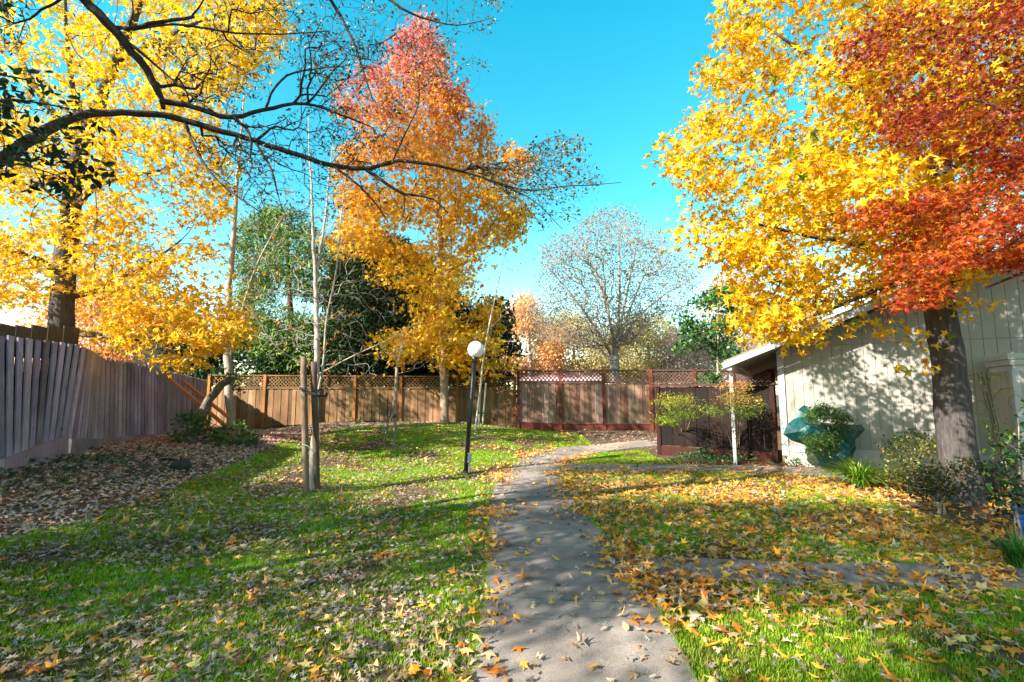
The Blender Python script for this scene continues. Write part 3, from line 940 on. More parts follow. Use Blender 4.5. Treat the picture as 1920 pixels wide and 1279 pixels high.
def brace(label, a, b_):
    b = Buf(); b.box(a, b_, .09, .045, lin(206, 132, 84), side=[0, 0, 1])
    o = b.build("timber_brace", M['fence'], origin=np.asarray(a)); tag(o, label, "brace", )
brace("raw orange timber prop, longer and lower of the two against the fence", P(306, 705, 13.2) + [.06, 0, 0], P(432, 806, 12.4))
brace("raw orange timber prop, upper and shorter of the two against the fence", P(340, 716, 14.4) + [.06, 0, 0], P(428, 782, 13.2))

def standpipe():
    g = G(1472, 868)
    t = thing("water_standpipe", "old wooden post with a tap pipe at the white house corner", "standpipe", g)
    b = Buf(); b.tube([g - [0, 0, .1], g + [0, 0, .38]], [.05, .045], 10, lin(120, 96, 72), wob=.05, rng=np.random.default_rng(3)); b.build("post", M['fence'], t, smooth=True)
    b = Buf(); b.tube([g + [.02, -.06, 0], g + [.02, -.06, .3], g + [.0, -.1, .33]], .012, 8, lin(110, 100, 90)); b.build("pipe", M['metal'], t, smooth=True)
standpipe()

def tarp():
    """a stiff woven cover thrown over garden gear: a sharp peak at one end, a flat shoulder at the other, hanging folds"""
    from mathutils.geometry import delaunay_2d_cdt
    Yc = 10.1
    rim = [(1468, 814, 0), (1476, 796, 0), (1488, 786, 0), (1497, 768, 0), (1508, 759, 0), (1516, 768, .02), (1527, 784, 0), (1541, 792, 0), (1570, 795, 0), (1598, 796, 0), (1616, 796, 0), (1612, 812, 0), (1600, 828, 0), (1597, 846, 0), (1596, 876, 0), (1566, 880, 0), (1540, 876, 0), (1528, 852, 0), (1508, 834, 0), (1484, 826, 0)]
    inner = [(1486, 808, .22), (1500, 796, .26), (1508, 778, .12), (1520, 806, .3), (1540, 806, .3), (1560, 806, .33), (1585, 806, .33), (1602, 806, .24), (1505, 822, .28), (1530, 826, .34), (1555, 832, .36), (1580, 830, .34), (1560, 852, .4), (1580, 852, .3)]
    ctl = np.array(rim + inner, float)
    tri = delaunay_2d_cdt([Vector((a[0], a[1])) for a in ctl[:, :2]], [], [tuple(range(len(rim)))], 1, 1e-4)
    vs = [np.array((v.x, v.y)) for v in tri[0]]
    dep = {}
    for k, v in enumerate(vs):
        dep[k] = ctl[int(np.argmin(np.hypot(*(ctl[:, :2] - v).T))), 2]
    tris = [tuple(f) for f in tri[2]]
    pts = [np.array([v[0], v[1], dep[k]]) for k, v in enumerate(vs)]
    for _ in range(4):
        mid = {}
        def m_(a, b):
            k = (min(a, b), max(a, b))
            if k not in mid:
                pts.append((pts[a] + pts[b]) / 2); mid[k] = len(pts) - 1
            return mid[k]
        tris = [t for a, b, c in tris for t in ((a, m_(a, b), m_(c, a)), (m_(a, b), b, m_(b, c)), (m_(c, a), m_(b, c), c), (m_(a, b), m_(b, c), m_(c, a)))]
    pts = np.array(pts)
    base = P(pts[:, 0], pts[:, 1], np.full(len(pts), Yc))
    soft = pts[:, 2]
    rid = np.array([(1 - abs(mnoise.noise(Vector((p[0] * 3.2 + p[2] * 2.2, p[2] * 1.3 - p[0], 1.7)))) * 2.2) * .055 + (1 - abs(mnoise.noise(Vector((p[0] * 8 - p[2] * 5, p[2] * 5, 4.1)))) * 2) * .018 for p in base])
    edge = np.clip(soft / .2, 0, 1)
    front = base.copy(); front[:, 1] -= soft + rid * edge
    front[:, 2] += rid * .25 * edge
    back = base.copy(); back[:, 1] += soft * .8 + rid * edge * .5
    T = np.array(tris)
    # keep the faces turned towards the viewer on the front sheet
    b = Buf(); n = len(front)
    col = lin(7, 66, 66) * (1 + .12 * np.array([mnoise.noise(Vector(p * 1.7)) for p in base]))[:, None]
    b.add(np.concatenate([front, back]), np.concatenate([T, T[:, ::-1] + n]), np.concatenate([col, col]))
    foot = on_ground(P(1560, 860, Yc)[0], Yc)
    o = b.build("tarp_cover", M['tarp'], smooth=True, origin=foot)
    tag(o, "teal tarpaulin thrown over garden gear, peaked at one end, against the house", "tarp cover")
tarp()

def pots():
    g = on_ground(P(1945, 960, 5.3)[0], 5.3)
    t = thing("flower_pot", "blue glazed flower pot under the dark bush", "flower pot", g)
    b = Buf(); b.lathe(g, [(.001, .0), (.11, .0), (.155, .12), (.18, .28), (.17, .34)], 28, lin(38, 88, 176)); b.build("body", M['glaze'], t, smooth=True)
    b = Buf(); b.lathe(g, [(.17, .34), (.2, .345), (.2, .385), (.17, .39), (.15, .33)], 28, lin(48, 102, 190)); b.build("rim", M['glaze'], t, smooth=True)
    b = Buf(); b.lathe(g, [(.16, .33), (.001, .34)], 20, lin(50, 38, 30)); b.build("soil", M['ground'], t)
    g = on_ground(P(1840, 895, 7.9)[0], 7.9)
    t = thing("planter", "dark maroon square planter behind the thick trunk", "planter", g)
    b = Buf(); s = .17
    v = []
    for z, q in ((0, s * .85), (.36, s), (.36, s * .88), (.3, s * .86)):
        v += [g + [-q, -q, z], g + [q, -q, z], g + [q, q, z], g + [-q, q, z]]
    fs = []
    for r in range(3):
        for k in range(4): fs.append((r * 4 + k, r * 4 + (k + 1) % 4, r * 4 + 4 + (k + 1) % 4, r * 4 + 4 + k))
    fs += [(0, 3, 2, 1), (12, 13, 14, 15)]
    b.add(v, fs, lin(70, 42, 46)); b.build("body", M['stone'], t)
pots()
for k, (u, v, lab) in enumerate(((338, 880, "dark rough stone lying in the leaf litter"),)):
    g = G(u, v); b = Buf(); rng = np.random.default_rng(4)
    prof = [(max(.01, .16 * math.sin(a)), .09 - .1 * math.cos(a)) for a in np.linspace(0, math.pi, 9)]
    b.lathe(g - [0, 0, .03], prof, 12, lin(60, 56, 50)); b.v[0] = b.v[0] + rng.normal(size=b.v[0].shape) * .012
    tag(b.build("stone", M['stone'], smooth=True, origin=g), lab, "stone")
b = Buf(); ga, gb = G(303, 865), G(356, 872); b.tube([ga + [0, 0, .03], (ga + gb) / 2 + [0, 0, .05], gb + [0, 0, .02]], [.018, .02, .008], 6, lin(50, 42, 36))
tag(b.build("fallen_branch", M['twig'], smooth=True, origin=ga), "thin dark fallen branch on the leaf litter", "branch")

# ------------------------------------------------------------------ trees
GREYBARK = np.array(lin(120, 104, 92)); DARKBARK = np.array(lin(74, 62, 54)); PALEBARK = np.array(lin(206, 194, 180))
YEL = [lin(246, 190, 28), lin(240, 172, 22), lin(250, 206, 52), lin(226, 148, 18), lin(206, 190, 40)]
def below(pt, z=None):
    g = np.array(pt, float).copy(); g[2] = terrain(g[0], g[1]) - .15; return g
def ground_root(pixpath, wfoot=None):
    """start the trunk at the ground below its first traced point"""
    r = pix(pixpath); g = below(r[0, :3])
    first = np.array([[g[0], g[1], g[2], r[0, 3] * (wfoot or 1.25)], [g[0], g[1], g[2] + .25, r[0, 3] * 1.08]])
    return np.concatenate([first, r])

# --- thick yellow sweetgum on the right
def right_yellow():
    rng = np.random.default_rng(101)
    Y = 7.4
    trunk = ground_root([(1797, 930, Y, 80), (1794, 860, Y, 60), (1785, 740, Y, 52), (1772, 640, Y, 50), (1758, 565, Y, 50), (1752, 470, Y, 46), (1765, 330, Y + .1, 36), (1772, 150, Y + .2, 28), (1770, -60, Y + .2, 20), (1775, -260, Y + .2, 10)], 1.35)
    R = [trunk]
    for pth in ([(1752, 545, Y, 20), (1690, 490, Y - .3, 15), (1610, 455, Y - .6, 11), (1500, 440, Y - .9, 7), (1420, 420, Y - 1.1, 5)],
                [(1754, 470, Y, 18), (1640, 380, Y + .5, 13), (1560, 300, Y + .7, 9), (1480, 280, Y + .8, 5)],
                [(1765, 350, Y, 16), (1660, 220, Y - .5, 11), (1560, 130, Y - .7, 8), (1450, 60, Y - .8, 5)],
                [(1760, 510, Y, 15), (1650, 540, Y - .7, 9), (1560, 580, Y - 1., 6), (1500, 600, Y - 1.1, 4)],
                [(1770, 180, Y, 12), (1680, 30, Y + .6, 9), (1570, -80, Y + .8, 5)],
                [(1765, 400, Y, 14), (1850, 300, Y + .5, 10), (1960, 180, Y + .9, 6)]):
        R.append(pix(pth))
    poly = [(1420, -190), (1335, -30), (1375, 75), (1395, 105), (1318, 125), (1338, 200), (1300, 225), (1240, 268), (1236, 300), (1300, 360), (1262, 405), (1285, 465), (1335, 480), (1385, 505), (1372, 590), (1425, 632), (1520, 640), (1540, 580), (1590, 560), (1650, 555), (1700, 535), (1790, 545), (1830, 545), (1930, 480), (2060, 420), (2080, -100), (1950, -230), (1700, -300)]
    a = cloud(poly, Y - .1, 2.3, 2100, rng, .7, -.09)
    a = np.concatenate([a, cloud([(1262, 405), (1400, 420), (1540, 500), (1550, 590), (1520, 640), (1425, 636), (1372, 590), (1385, 505), (1285, 465)], Y - .6, .9, 110, rng, .9, -.25), cloud([(1240, 262), (1310, 225), (1330, 330), (1300, 370), (1236, 305)], Y - .4, .6, 45, rng, .9, -.5)])
    # a few hanging sprays in front of the wall and trunk
    for u, v in ((1640, 605), (1662, 616), (1610, 598), (1525, 638), (1505, 628), (1480, 612), (1812, 572), (1830, 578), (1725, 645), (1728, 690), (1800, 556)):
        for _ in range(1):
            uu, vv = u + rng.normal() * 5, v + rng.normal() * 5
            a = np.concatenate([a, [[*P(uu, vv, Y - .45 + .1 * rng.normal()), uu, vv]]])
    def col(rng, ap, pos):
        n = len(ap)
        c = palette(rng, n, [lin(240, 192, 20), lin(230, 172, 16), lin(242, 204, 44), lin(212, 186, 28), lin(166, 168, 30), lin(104, 130, 34), lin(204, 122, 20)], [34, 22, 18, 9, 4, 1.6, 2.5], .08)
        return c
    # the crown is open where the low sun reaches the house wall
    keep = np.ones(len(a), bool)
    nw = np.array([*HN, 0.0])
    for i, p in enumerate(a[:, :3]):
        tt = (p - np.array([*C0, 0.0])) @ nw / (SUN_DIR @ nw)
        g = p - SUN_DIR * tt - EYE
        if tt < 0 and False or g[1] < 1: continue
        yy = g[1] * math.cos(TH) + g[2] * math.sin(TH)
        u_, v_ = CX + F * g[0] / yy, CY - F * (-g[1] * math.sin(TH) + g[2] * math.cos(TH)) / yy
        if 1470 < u_ < 1760 and 735 - (u_ - 1475) * .42 < v_ < 850 and rng.random() < .62 + .25 * mnoise.noise(Vector(p * .8)): keep[i] = False
    a = a[keep]
    L = clumps(T_STAR, 17, .18, .084, None, None, .45, .55, curl=.35, colfn=col)
    tree("sweetgum_tree", "big yellow sweetgum with a thick ridged trunk in front of the beige house", "tree", R, a, rng, L, .22, .0035, .40,
         bark=lin(76, 70, 68), twigcol=lin(58, 48, 40))
right_yellow()

# --- red Japanese maple, nearest on the right
def red_maple():
    rng = np.random.default_rng(102)
    Y = 5.2
    x0 = P(2080, 700, Y)
    base = below(x0)
    trunk = np.array([[base[0], base[1], base[2], .13], [base[0], base[1], .6, .11], *[[*P(u, v, Y), r] for u, v, r in ((2075, 600, .1), (2050, 430, .085), (2010, 330, .07), (1985, 220, .05), (1960, 110, .035), (1940, 0, .02))]])
    R = [trunk]
    for pth in ([(2020, 350, Y, 12), (1930, 245, Y - .2, 8), (1860, 190, Y - .3, 6), (1770, 180, Y - .3, 4)],
                [(2040, 420, Y, 12), (1920, 440, Y - .3, 8), (1820, 500, Y - .4, 5), (1720, 500, Y - .4, 3)],
                [(2010, 330, Y, 12), (1900, 330, Y + .3, 7), (1800, 370, Y + .4, 5), (1680, 390, Y + .4, 3)],
                [(1985, 220, Y, 10), (1880, 110, Y + .2, 6), (1780, 60, Y + .3, 4), (1680, 50, Y + .3, 3)],
                [(2050, 450, Y, 10), (1940, 500, Y + .2, 6), (1850, 540, Y + .2, 4)]):
        R.append(pix(pth))
    up = [(1588, 75), (1596, 130), (1648, 180), (1640, 225), (1692, 275), (1740, 300), (1860, 290), (1960, 330), (2100, 300), (2100, -60), (1900, -70), (1850, 10), (1730, 20), (1660, 30)]
    lo = [(1575, 405), (1640, 388), (1720, 366), (1790, 355), (1840, 310), (1900, 270), (2000, 230), (2150, 250), (2150, 470), (2000, 515), (1915, 515), (1870, 495), (1800, 510), (1745, 565), (1705, 585), (1690, 550), (1700, 510), (1650, 490), (1610, 440)]
    a = np.concatenate([cloud(up, Y, 1.1, 560, rng, 1.1, -.05), cloud(lo, Y - .1, 1.0, 640, rng, 1.1, -.08)])
    def col(rng, ap, pos):
        n = len(ap); v = ap[:, 4]
        dark = palette(rng, n, [lin(116, 36, 38), lin(142, 46, 36), lin(172, 64, 34), lin(198, 92, 34)], [3, 4, 3, 2], .12)
        bright = palette(rng, n, [lin(192, 70, 24), lin(208, 100, 28), lin(168, 46, 30), lin(218, 130, 44), lin(124, 40, 30)], [4, 5, 2, 3, 1.2], .1)
        k = sstep(190, 420, v + 60 * rng.normal(size=n))[:, None]
        return dark * (1 - k) + bright * k
    L = clumps(T_MAPLE, 24, .14, .046, None, None, .28, 1.0, curl=.35, colfn=col)
    tree("maple_tree", "fiery red and maroon maple overhanging the right edge, in front of the yellow sweetgum", "tree", R, a, rng, L, .16, .0022, .42,
         bark=lin(96, 84, 76), twigcol=lin(64, 54, 46))
red_maple()

# --- yellow sweetgum behind the left fence
def left_yellow():
    rng = np.random.default_rng(103)
    Y = 10.6
    trunk = ground_root([(112, 720, Y, 46), (113, 612, Y, 40), (120, 500, Y, 37), (132, 400, Y, 33), (150, 270, Y, 26), (205, 150, Y, 18), (262, 10, Y, 15), (300, -120, Y, 10), (320, -260, Y, 6)], 1.3)
    R = [trunk]
    for pth in ([(118, 520, Y, 12), (60, 475, Y - .6, 8), (-40, 470, Y - 1.2, 5)],
                [(114, 620, Y, 14), (200, 632, Y - .4, 10), (300, 640, Y - .9, 6), (400, 625, Y - 1.2, 4)],
                [(118, 560, Y, 12), (190, 545, Y + .2, 8), (280, 495, Y, 5), (340, 450, Y, 3)],
                [(135, 400, Y, 12), (180, 340, Y - .8, 9), (300, 320, Y - 1.2, 5)],
                [(150, 270, Y, 14), (70, 180, Y + .6, 10), (10, 40, Y + 1., 6), (-20, -120, Y + 1, 3)],
                [(150, 250, Y, 12), (130, 130, Y - .6, 9), (120, -20, Y - 1, 5)],
                [(225, 110, Y, 10), (330, 60, Y - .5, 7), (420, 20, Y - .8, 4)]):
        R.append(pix(pth))
    poly = [(-120, 560), (-200, 250), (-120, -100), (60, -260), (300, -330), (470, -200), (535, -60), (530, 60), (505, 125), (440, 180), (405, 250), (440, 330), (425, 400), (380, 440), (420, 500), (462, 590), (460, 640), (400, 660), (340, 692), (290, 672), (200, 640), (150, 600), (60, 600)]
    a = cloud(poly, Y, 2.6, 1900, rng, .55, -.06)
    a = np.concatenate([a, cloud([(230, 560), (430, 545), (468, 640), (400, 665), (340, 696), (285, 676), (210, 640)], Y - .5, 1.3, 120, rng, .9, -.2), cloud([(380, -60), (530, -60), (525, 60), (500, 125), (400, 150)], Y - .3, 1.0, 110, rng, .9, -.3)])
    def col(rng, ap, pos):
        n = len(ap); v = ap[:, 4] + 60 * rng.normal(size=n); u = ap[:, 3]
        y1 = palette(rng, n, [lin(248, 196, 24), lin(238, 206, 40), lin(250, 210, 60), lin(204, 192, 40)], [4, 3, 2, 1], .08)
        y2 = palette(rng, n, [lin(240, 184, 36), lin(234, 170, 30), lin(246, 200, 60), lin(216, 132, 36), lin(196, 176, 44)], [4, 3, 4, .5, .8], .08)
        k = .75 * sstep(120, 420, v + (u - 200) * .4)[:, None]
        return y1 * (1 - k) + y2 * k
    L = clumps(T_STAR, 14, .2, .098, None, None, .45, .55, curl=.35, colfn=col)
    tree("sweetgum_tree", "golden sweetgum rising behind the grey leaning fence on the left", "tree", R, a, rng, L, .28, .0045, .40,
         bark=lin(80, 74, 72), twigcol=lin(62, 50, 42))
left_yellow()

# --- red to yellow sweetgum in the middle
def centre_sweetgum():
    rng = np.random.default_rng(104)
    Y = 17.0
    trunk = ground_root([(834, 800, Y, 16), (832, 700, Y, 15), (828, 560, Y, 13), (824, 430, Y, 11), (822, 300, Y, 8), (815, 180, Y, 6), (800, 60, Y, 3)], 1.4)
    fork = pix([(824, 470, Y, 9), (860, 400, Y + .3, 7), (895, 320, Y + .4, 5), (905, 220, Y + .4, 3)])
    poly = [(792, 28), (812, 80), (852, 92), (846, 130), (872, 190), (872, 235), (904, 190), (912, 215), (930, 255), (975, 285), (998, 300), (965, 360), (985, 395), (955, 470), (915, 530), (938, 600), (920, 650), (870, 700), (800, 690), (745, 655), (770, 600), (705, 520), (640, 480), (612, 450), (640, 385), (632, 330), (662, 260), (632, 190), (662, 140), (705, 110), (762, 60)]
    a = cloud(poly, Y, 2.5, 1700, rng, .5, -.06)
    low = cloud([(700, 640), (770, 600), (850, 600), (935, 640), (960, 690), (900, 715), (800, 690), (740, 690)], Y - .4, 1.2, 120, rng, .8, -.3)
    a = np.concatenate([a, low])
    def col(rng, ap, pos):
        n = len(ap); v = ap[:, 4] + 40 * rng.normal(size=n) + (ap[:, 3] < 720) * -30 - (ap[:, 3] > 900) * 0
        pk = palette(rng, n, [lin(206, 104, 112), lin(216, 128, 112), lin(186, 78, 92), lin(226, 150, 106)], [4, 3, 2, 2], .1)
        orr = palette(rng, n, [lin(232, 150, 50), lin(236, 168, 52), lin(222, 128, 74), lin(190, 156, 60)], [4, 4, 2, 1], .09)
        ye = palette(rng, n, [lin(244, 194, 40), lin(238, 180, 34), lin(248, 208, 66), lin(222, 152, 70)], [5, 4, 3, .8], .08)
        k1 = sstep(90, 220, v)[:, None]; k2 = sstep(250, 430, v)[:, None]
        return (pk * (1 - k1) + orr * k1) * (1 - k2) + ye * k2
    L = clumps(T_STAR, 15, .26, .125, None, None, .55, .5, curl=.25, colfn=col)
    tree("sweetgum_tree", "tall sweetgum turning pink at the top, orange and yellow below, by the back fence", "tree", [trunk, fork], a, rng, L, .4, .006, .37,
         bark=lin(158, 132, 110), twigcol=lin(110, 84, 66))
centre_sweetgum()

# --- overhanging oak
def oak():
    rng = np.random.default_rng(105)
    base = on_ground(-6.3, 3.0, -.2)
    f0 = P(-200, 345, 4.15)
    trunk = np.array([[*base, .36], [base[0], base[1], .7, .3], [-6.2, 3.1, 1.7, .27], [-5.9, 3.3, 2.5, .24], [-5.6, 3.4, 3.4, .2], [-5.2, 3.2, 4.6, .17], [-5.0, 2.6, 6.0, .12], [-4.8, 2.0, 7.6, .07]])
    limbA = np.concatenate([[[-5.95, 3.3, 2.4, .13]], pix([(-150, 350, 4.15, 28.6), (0, 304, 4.25, 25.2), (46, 268, 4.4, 21.8), (135, 218, 4.6, 16.0), (190, 213, 4.75, 13.4), (290, 212, 5, 11.8), (336, 222, 5.1, 11.8), (403, 242, 5.2, 10.9), (470, 262, 5.3, 10.1), (538, 284, 5.4, 9.7), (640, 316, 5.6, 9.2), (690, 318, 5.65, 8.4), (748, 299, 5.7, 7.1), (808, 308, 5.8, 6.3), (869, 320, 5.9, 5.5), (926, 342, 6, 4.2), (990, 360, 6.1, 3.4), (1043, 350, 6.2, 2.5), (1110, 347, 6.3, 1.8), (1164, 342, 6.4, 1.1)])])
    limbB = np.concatenate([[[-5.0, 2.8, 5.4, .1]], [[-3.9, 3.5, 5.9, .08]], pix([(110, -70, 4.55, 20), (151, -3, 4.65, 19), (188, 27, 4.7, 18), (235, 77, 4.8, 17), (279, 134, 4.9, 15), (300, 178, 5, 13), (306, 206, 5.02, 8)])])
    R = [trunk, limbA, limbB]
    for pth in (
        [(302, 190, 5, 12), (353, 195, 5.1, 11), (397, 215, 5.15, 10), (440, 222, 5.2, 9), (480, 208, 5.3, 8), (545, 195, 5.4, 6.5), (578, 193, 5.45, 5.5), (640, 215, 5.6, 4), (700, 240, 5.7, 2.5)],
        [(498, 204, 5.3, 5), (512, 165, 5.4, 4.5), (545, 135, 5.5, 4), (600, 128, 5.6, 3), (660, 122, 5.7, 2)],
        [(578, 193, 5.45, 4.5), (598, 171, 5.5, 4), (622, 134, 5.55, 3), (650, 110, 5.6, 2)],
        [(440, 222, 5.2, 7), (470, 248, 5.1, 6), (472, 275, 5.1, 5), (469, 297, 5.1, 3)],
        [(218, 52, 4.8, 8), (249, 55, 4.7, 7), (302, 40, 4.7, 7), (345, 36, 4.75, 6.5), (364, 31, 4.8, 6)],
        [(249, 55, 4.7, 6), (290, 50, 4.9, 5), (330, 45, 5.0, 4.5), (380, 52, 5.1, 4.5), (437, 63, 5.2, 4), (540, 64, 5.4, 3), (620, 58, 5.5, 2)],
        [(240, 80, 4.8, 7), (290, 120, 4.8, 5), (340, 165, 4.85, 4), (400, 210, 4.9, 2.5)],
        [(346, 230, 5.1, 5), (370, 289, 5, 4.5), (403, 336, 4.95, 4), (447, 370, 4.9, 3.2), (487, 397, 4.9, 2)],
        [(480, 268, 5.3, 5), (500, 300, 5.2, 4.5), (514, 330, 5.2, 4), (521, 366, 5.2, 3)],
        [(688, 320, 5.65, 7), (717, 339, 5.6, 6.5), (740, 356, 5.6, 6), (758, 366, 5.6, 6), (785, 366, 5.6, 4.5), (815, 373, 5.65, 3), (840, 400, 5.7, 2)],
        [(620, 308, 5.5, 5), (690, 360, 5.4, 3.5), (730, 420, 5.4, 2)],
        [(736, 303, 5.7, 4), (760, 250, 5.7, 3), (790, 190, 5.8, 2.2), (780, 130, 5.8, 1.5)],
        [(926, 342, 6, 3), (1000, 372, 6.1, 2.2), (1040, 415, 6.1, 1.6), (1055, 430, 6.1, 1.2)],
        [(360, 30, 4.8, 4), (380, 5, 4.8, 3), (392, -20, 4.8, 2)]):
        R.append(pix(pth))
    # limbs that come down into the frame from above
    top = np.array([[-4.9, 2.3, 6.6, .075], [-3.4, 3.3, 6.9, .06]])
    R.append(np.concatenate([top, pix([(520, -90, 5.3, 10), (610, -20, 5.4, 8), (650, 50, 5.5, 6), (668, 90, 5.5, 4.5), (680, 130, 5.55, 3.5), (700, 190, 5.6, 2)])]))
    R.append(np.concatenate([pix([(600, -30, 5.4, 7), (690, -30, 5.4, 6), (731, 0, 5.5, 5.5), (758, 20, 5.5, 5), (785, 32, 5.6, 4), (850, 50, 5.7, 2.5), (900, 40, 5.8, 1.4)])]))
    R.append(pix([(240, 60, 4.8, 4), (252, 20, 4.8, 3), (245, -10, 4.8, 2)]))
    zones = [([(380, -60), (960, -60), (945, 15), (905, 70), (850, 60), (800, 130), (740, 110), (640, 170), (520, 130), (400, 60)], 330),
             ([(560, 60), (850, 70), (920, 120), (880, 190), (840, 160), (740, 250), (640, 280), (560, 200)], 210),
             ([(430, 200), (640, 190), (760, 270), (820, 340), (760, 420), (640, 400), (540, 420), (470, 340), (420, 280)], 240),
             ([(880, 310), (960, 300), (1000, 270), (1050, 250), (1095, 260), (1095, 300), (1165, 330), (1150, 355), (1090, 380), (1070, 430), (1010, 430), (970, 380)], 300),
             ([(270, 60), (520, 80), (500, 200), (330, 190)], 110),
             ([(330, 240), (480, 270), (520, 400), (420, 370)], 50),
             ([(-60, -60), (60, -60), (75, 40), (20, 110), (-60, 80)], 50)]
    a = np.concatenate([cloud(z, 5.5, .9, int(n * 3.2), rng, 1.2, -.3) for z, n in zones])
    # unseen rest of the crown, leafed densely to cast shade, opened for sunlit patches
    off = []
    gaps = [([(560, 795), (1150, 825), (1040, 872), (925, 950), (640, 950), (600, 900)], .96), ([(895, 1140), (1250, 1140), (1330, 1290), (850, 1290)], 1.0), ([(905, 1062), (1230, 1062), (1240, 1092), (905, 1092)], .85), ([(915, 925), (1090, 925), (1100, 945), (912, 945)], .8),
            ([(620, 1120), (890, 1040), (880, 1290), (540, 1290)], .95), ([(1050, 880), (1560, 885), (1750, 940), (1120, 940)], .92), ([(1230, 1100), (1720, 1100), (1560, 1290), (1330, 1290)], .95),
            ([(915, 985), (1120, 985), (1090, 1010), (912, 1010)], .7), ([(1280, 960), (1700, 975), (1750, 1010), (1300, 1000)], .5), ([(330, 1000), (470, 985), (520, 1060), (400, 1080)], .9), ([(700, 985), (880, 985), (890, 1020), (720, 1030)], .9)]
    def sun_gap(p):
        g = p - SUN_DIR * ((p[2] - .1) / SUN_DIR[2]) - EYE
        yy = g[1] * math.cos(TH) + g[2] * math.sin(TH)
        if yy < .5: return False
        u_, v_ = CX + F * g[0] / yy, CY - F * (-g[1] * math.sin(TH) + g[2] * math.cos(TH)) / yy
        return any(inpoly(z, np.array([u_]), np.array([v_]))[0] and rng.random() < pr for z, pr in gaps)
    while len(off) < 1900:
        q = rng.uniform(-1, 1, 3)
        if q @ q > 1: continue
        p = np.array([-7.6, -0.6, 6.2]) + q * [5.4, 5.6, 2.9]
        if sun_gap(p): continue
        if mnoise.noise(Vector(p * .42)) < -.2: continue
        d = p - EYE
        yy = d[1] * math.cos(TH) + d[2] * math.sin(TH)
        if yy > 0.3:
            uu = CX + F * d[0] / yy; vv = CY - F * (-d[1] * math.sin(TH) + d[2] * math.cos(TH)) / yy
            if -60 < uu < 1980 and vv > -60: continue
        off.append((*p, -999, -999))
    off = np.array(off)
    t = thing("oak_tree", "dark crooked oak with nearly bare limbs reaching over the lawn from the left", "tree", base)
    sk = skeleton(R, np.concatenate([order_from(a, P(300, 200, 5))[:, :3], order_from(off, (-5.2, 3, 5))[:, :3]]), .12, .5, .45, rng, .10)
    tb, bb = Buf(), Buf()
    limbs(sk, .0031, .36, tb, bb, lin(74, 62, 56), lin(58, 48, 46), rng, rmax=.03)
    tb.build("trunk", M['bark'], t, smooth=True); bb.build("branches", M['twig'], t, smooth=True)
    lb = Buf()
    vis = a[rng.random(len(a)) < .3]
    per = 5
    c = np.repeat(vis[:, :3], per, 0)
    pos = c + rng.normal(size=c.shape) * .05
    scatter(lb, pos, rng.uniform(.022, .042, len(pos)), T_OVAL, rng.normal(size=c.shape) + [0, 0, .4], palette(rng, len(pos), [lin(96, 104, 50), lin(120, 112, 72), lin(84, 82, 60), lin(150, 140, 110), lin(112, 84, 58)], [4, 3, 3, 1.5, 1.5], .12), rng, curl=.3)
    per = 40
    c = np.repeat(off[:, :3], per, 0)
    pos = c + np.clip(rng.normal(size=c.shape), -1.7, 1.7) * .23
    scatter(lb, pos, rng.uniform(.05, .09, len(pos)), T_OVAL, rng.normal(size=c.shape) + [0, 0, .4], palette(rng, len(pos), [lin(96, 104, 50), lin(120, 112, 72), lin(84, 82, 60)], [4, 3, 3], .12), rng, curl=.3)
    lb.build("crown", M['green'], t)
oak()

# --- dark evergreen leaves close to the camera on the left
def near_evergreen():
    rng = np.random.default_rng(106)
    base = on_ground(-4.9, 2.7, -.15)
    trunk = np.array([[*base, .09], [-4.85, 2.75, 1.2, .075], [-4.7, 2.8, 2.2, .06], [-4.4, 2.9, 3.2, .045], [-4.0, 3.0, 4.2, .03]])
    R = [trunk]
    for pth in ([(-330, 330, 3.0, 12), (-150, 240, 3.1, 8), (0, 180, 3.2, 5), (110, 200, 3.3, 3), (190, 215, 3.3, 1.5)],
                [(-300, 420, 3.0, 10), (-100, 330, 3.1, 7), (20, 300, 3.2, 4), (110, 330, 3.3, 2)],
                [(-200, 180, 3.1, 8), (-40, 130, 3.2, 5), (50, 150, 3.3, 3)]):
        R.append(pix(pth))
    a = np.concatenate([cloud([(-60, 110), (60, 128), (125, 170), (190, 188), (232, 205), (180, 250), (214, 290), (200, 335), (140, 335), (138, 392), (95, 362), (45, 335), (-60, 330)], 3.25, .3, 130, rng, 2.5, -.3),
                        cloud([(-60, -60), (40, -60), (42, 8), (12, 30), (-60, 20)], 3.1, .2, 10, rng, 2.5, -.9),
                        cloud([(-500, -50), (-90, -150), (-90, 400), (-420, 420)], 3.1, .6, 30, rng, 2, -.4)])
    L = clumps(T_OVAL, 5, .06, .05, [lin(34, 66, 34), lin(26, 54, 34), lin(48, 84, 34), lin(30, 58, 48)], [4, 4, 2, 2], .7, .6, curl=.2)
    tree("privet_tree", "dark green oval leaved privet twigs hanging in front of the golden sweetgum", "tree", R, a, rng, L, .12, .002, .42, bark=lin(84, 74, 64), twigcol=lin(70, 60, 46), extra=M['green'])
near_evergreen()

def bare(name, label, cat, roots, poly, Y, D, n, seed, rtip, expo, bark, twig, leafcols=None, keep=.6, per=4, size=.05, spread=.12, nf=.5, thr=-.3, step=.3, w=.7, curve=.45, tmpl=T_RHOMB, group=None, rmax=None, wts=None, flat=.8):
    rng = np.random.default_rng(seed)
    a = cloud(poly, Y, D, n, rng, nf, thr)
    L = None
    if leafcols is not None:
        L = clumps(tmpl, per, spread, size, leafcols, wts or [1] * len(leafcols), flat, .4, curl=.15, keep=keep)
    return tree(name, label, cat, roots, a, rng, L, step, rtip, expo, w, curve, bark, twig, 'twig', group, rmax)

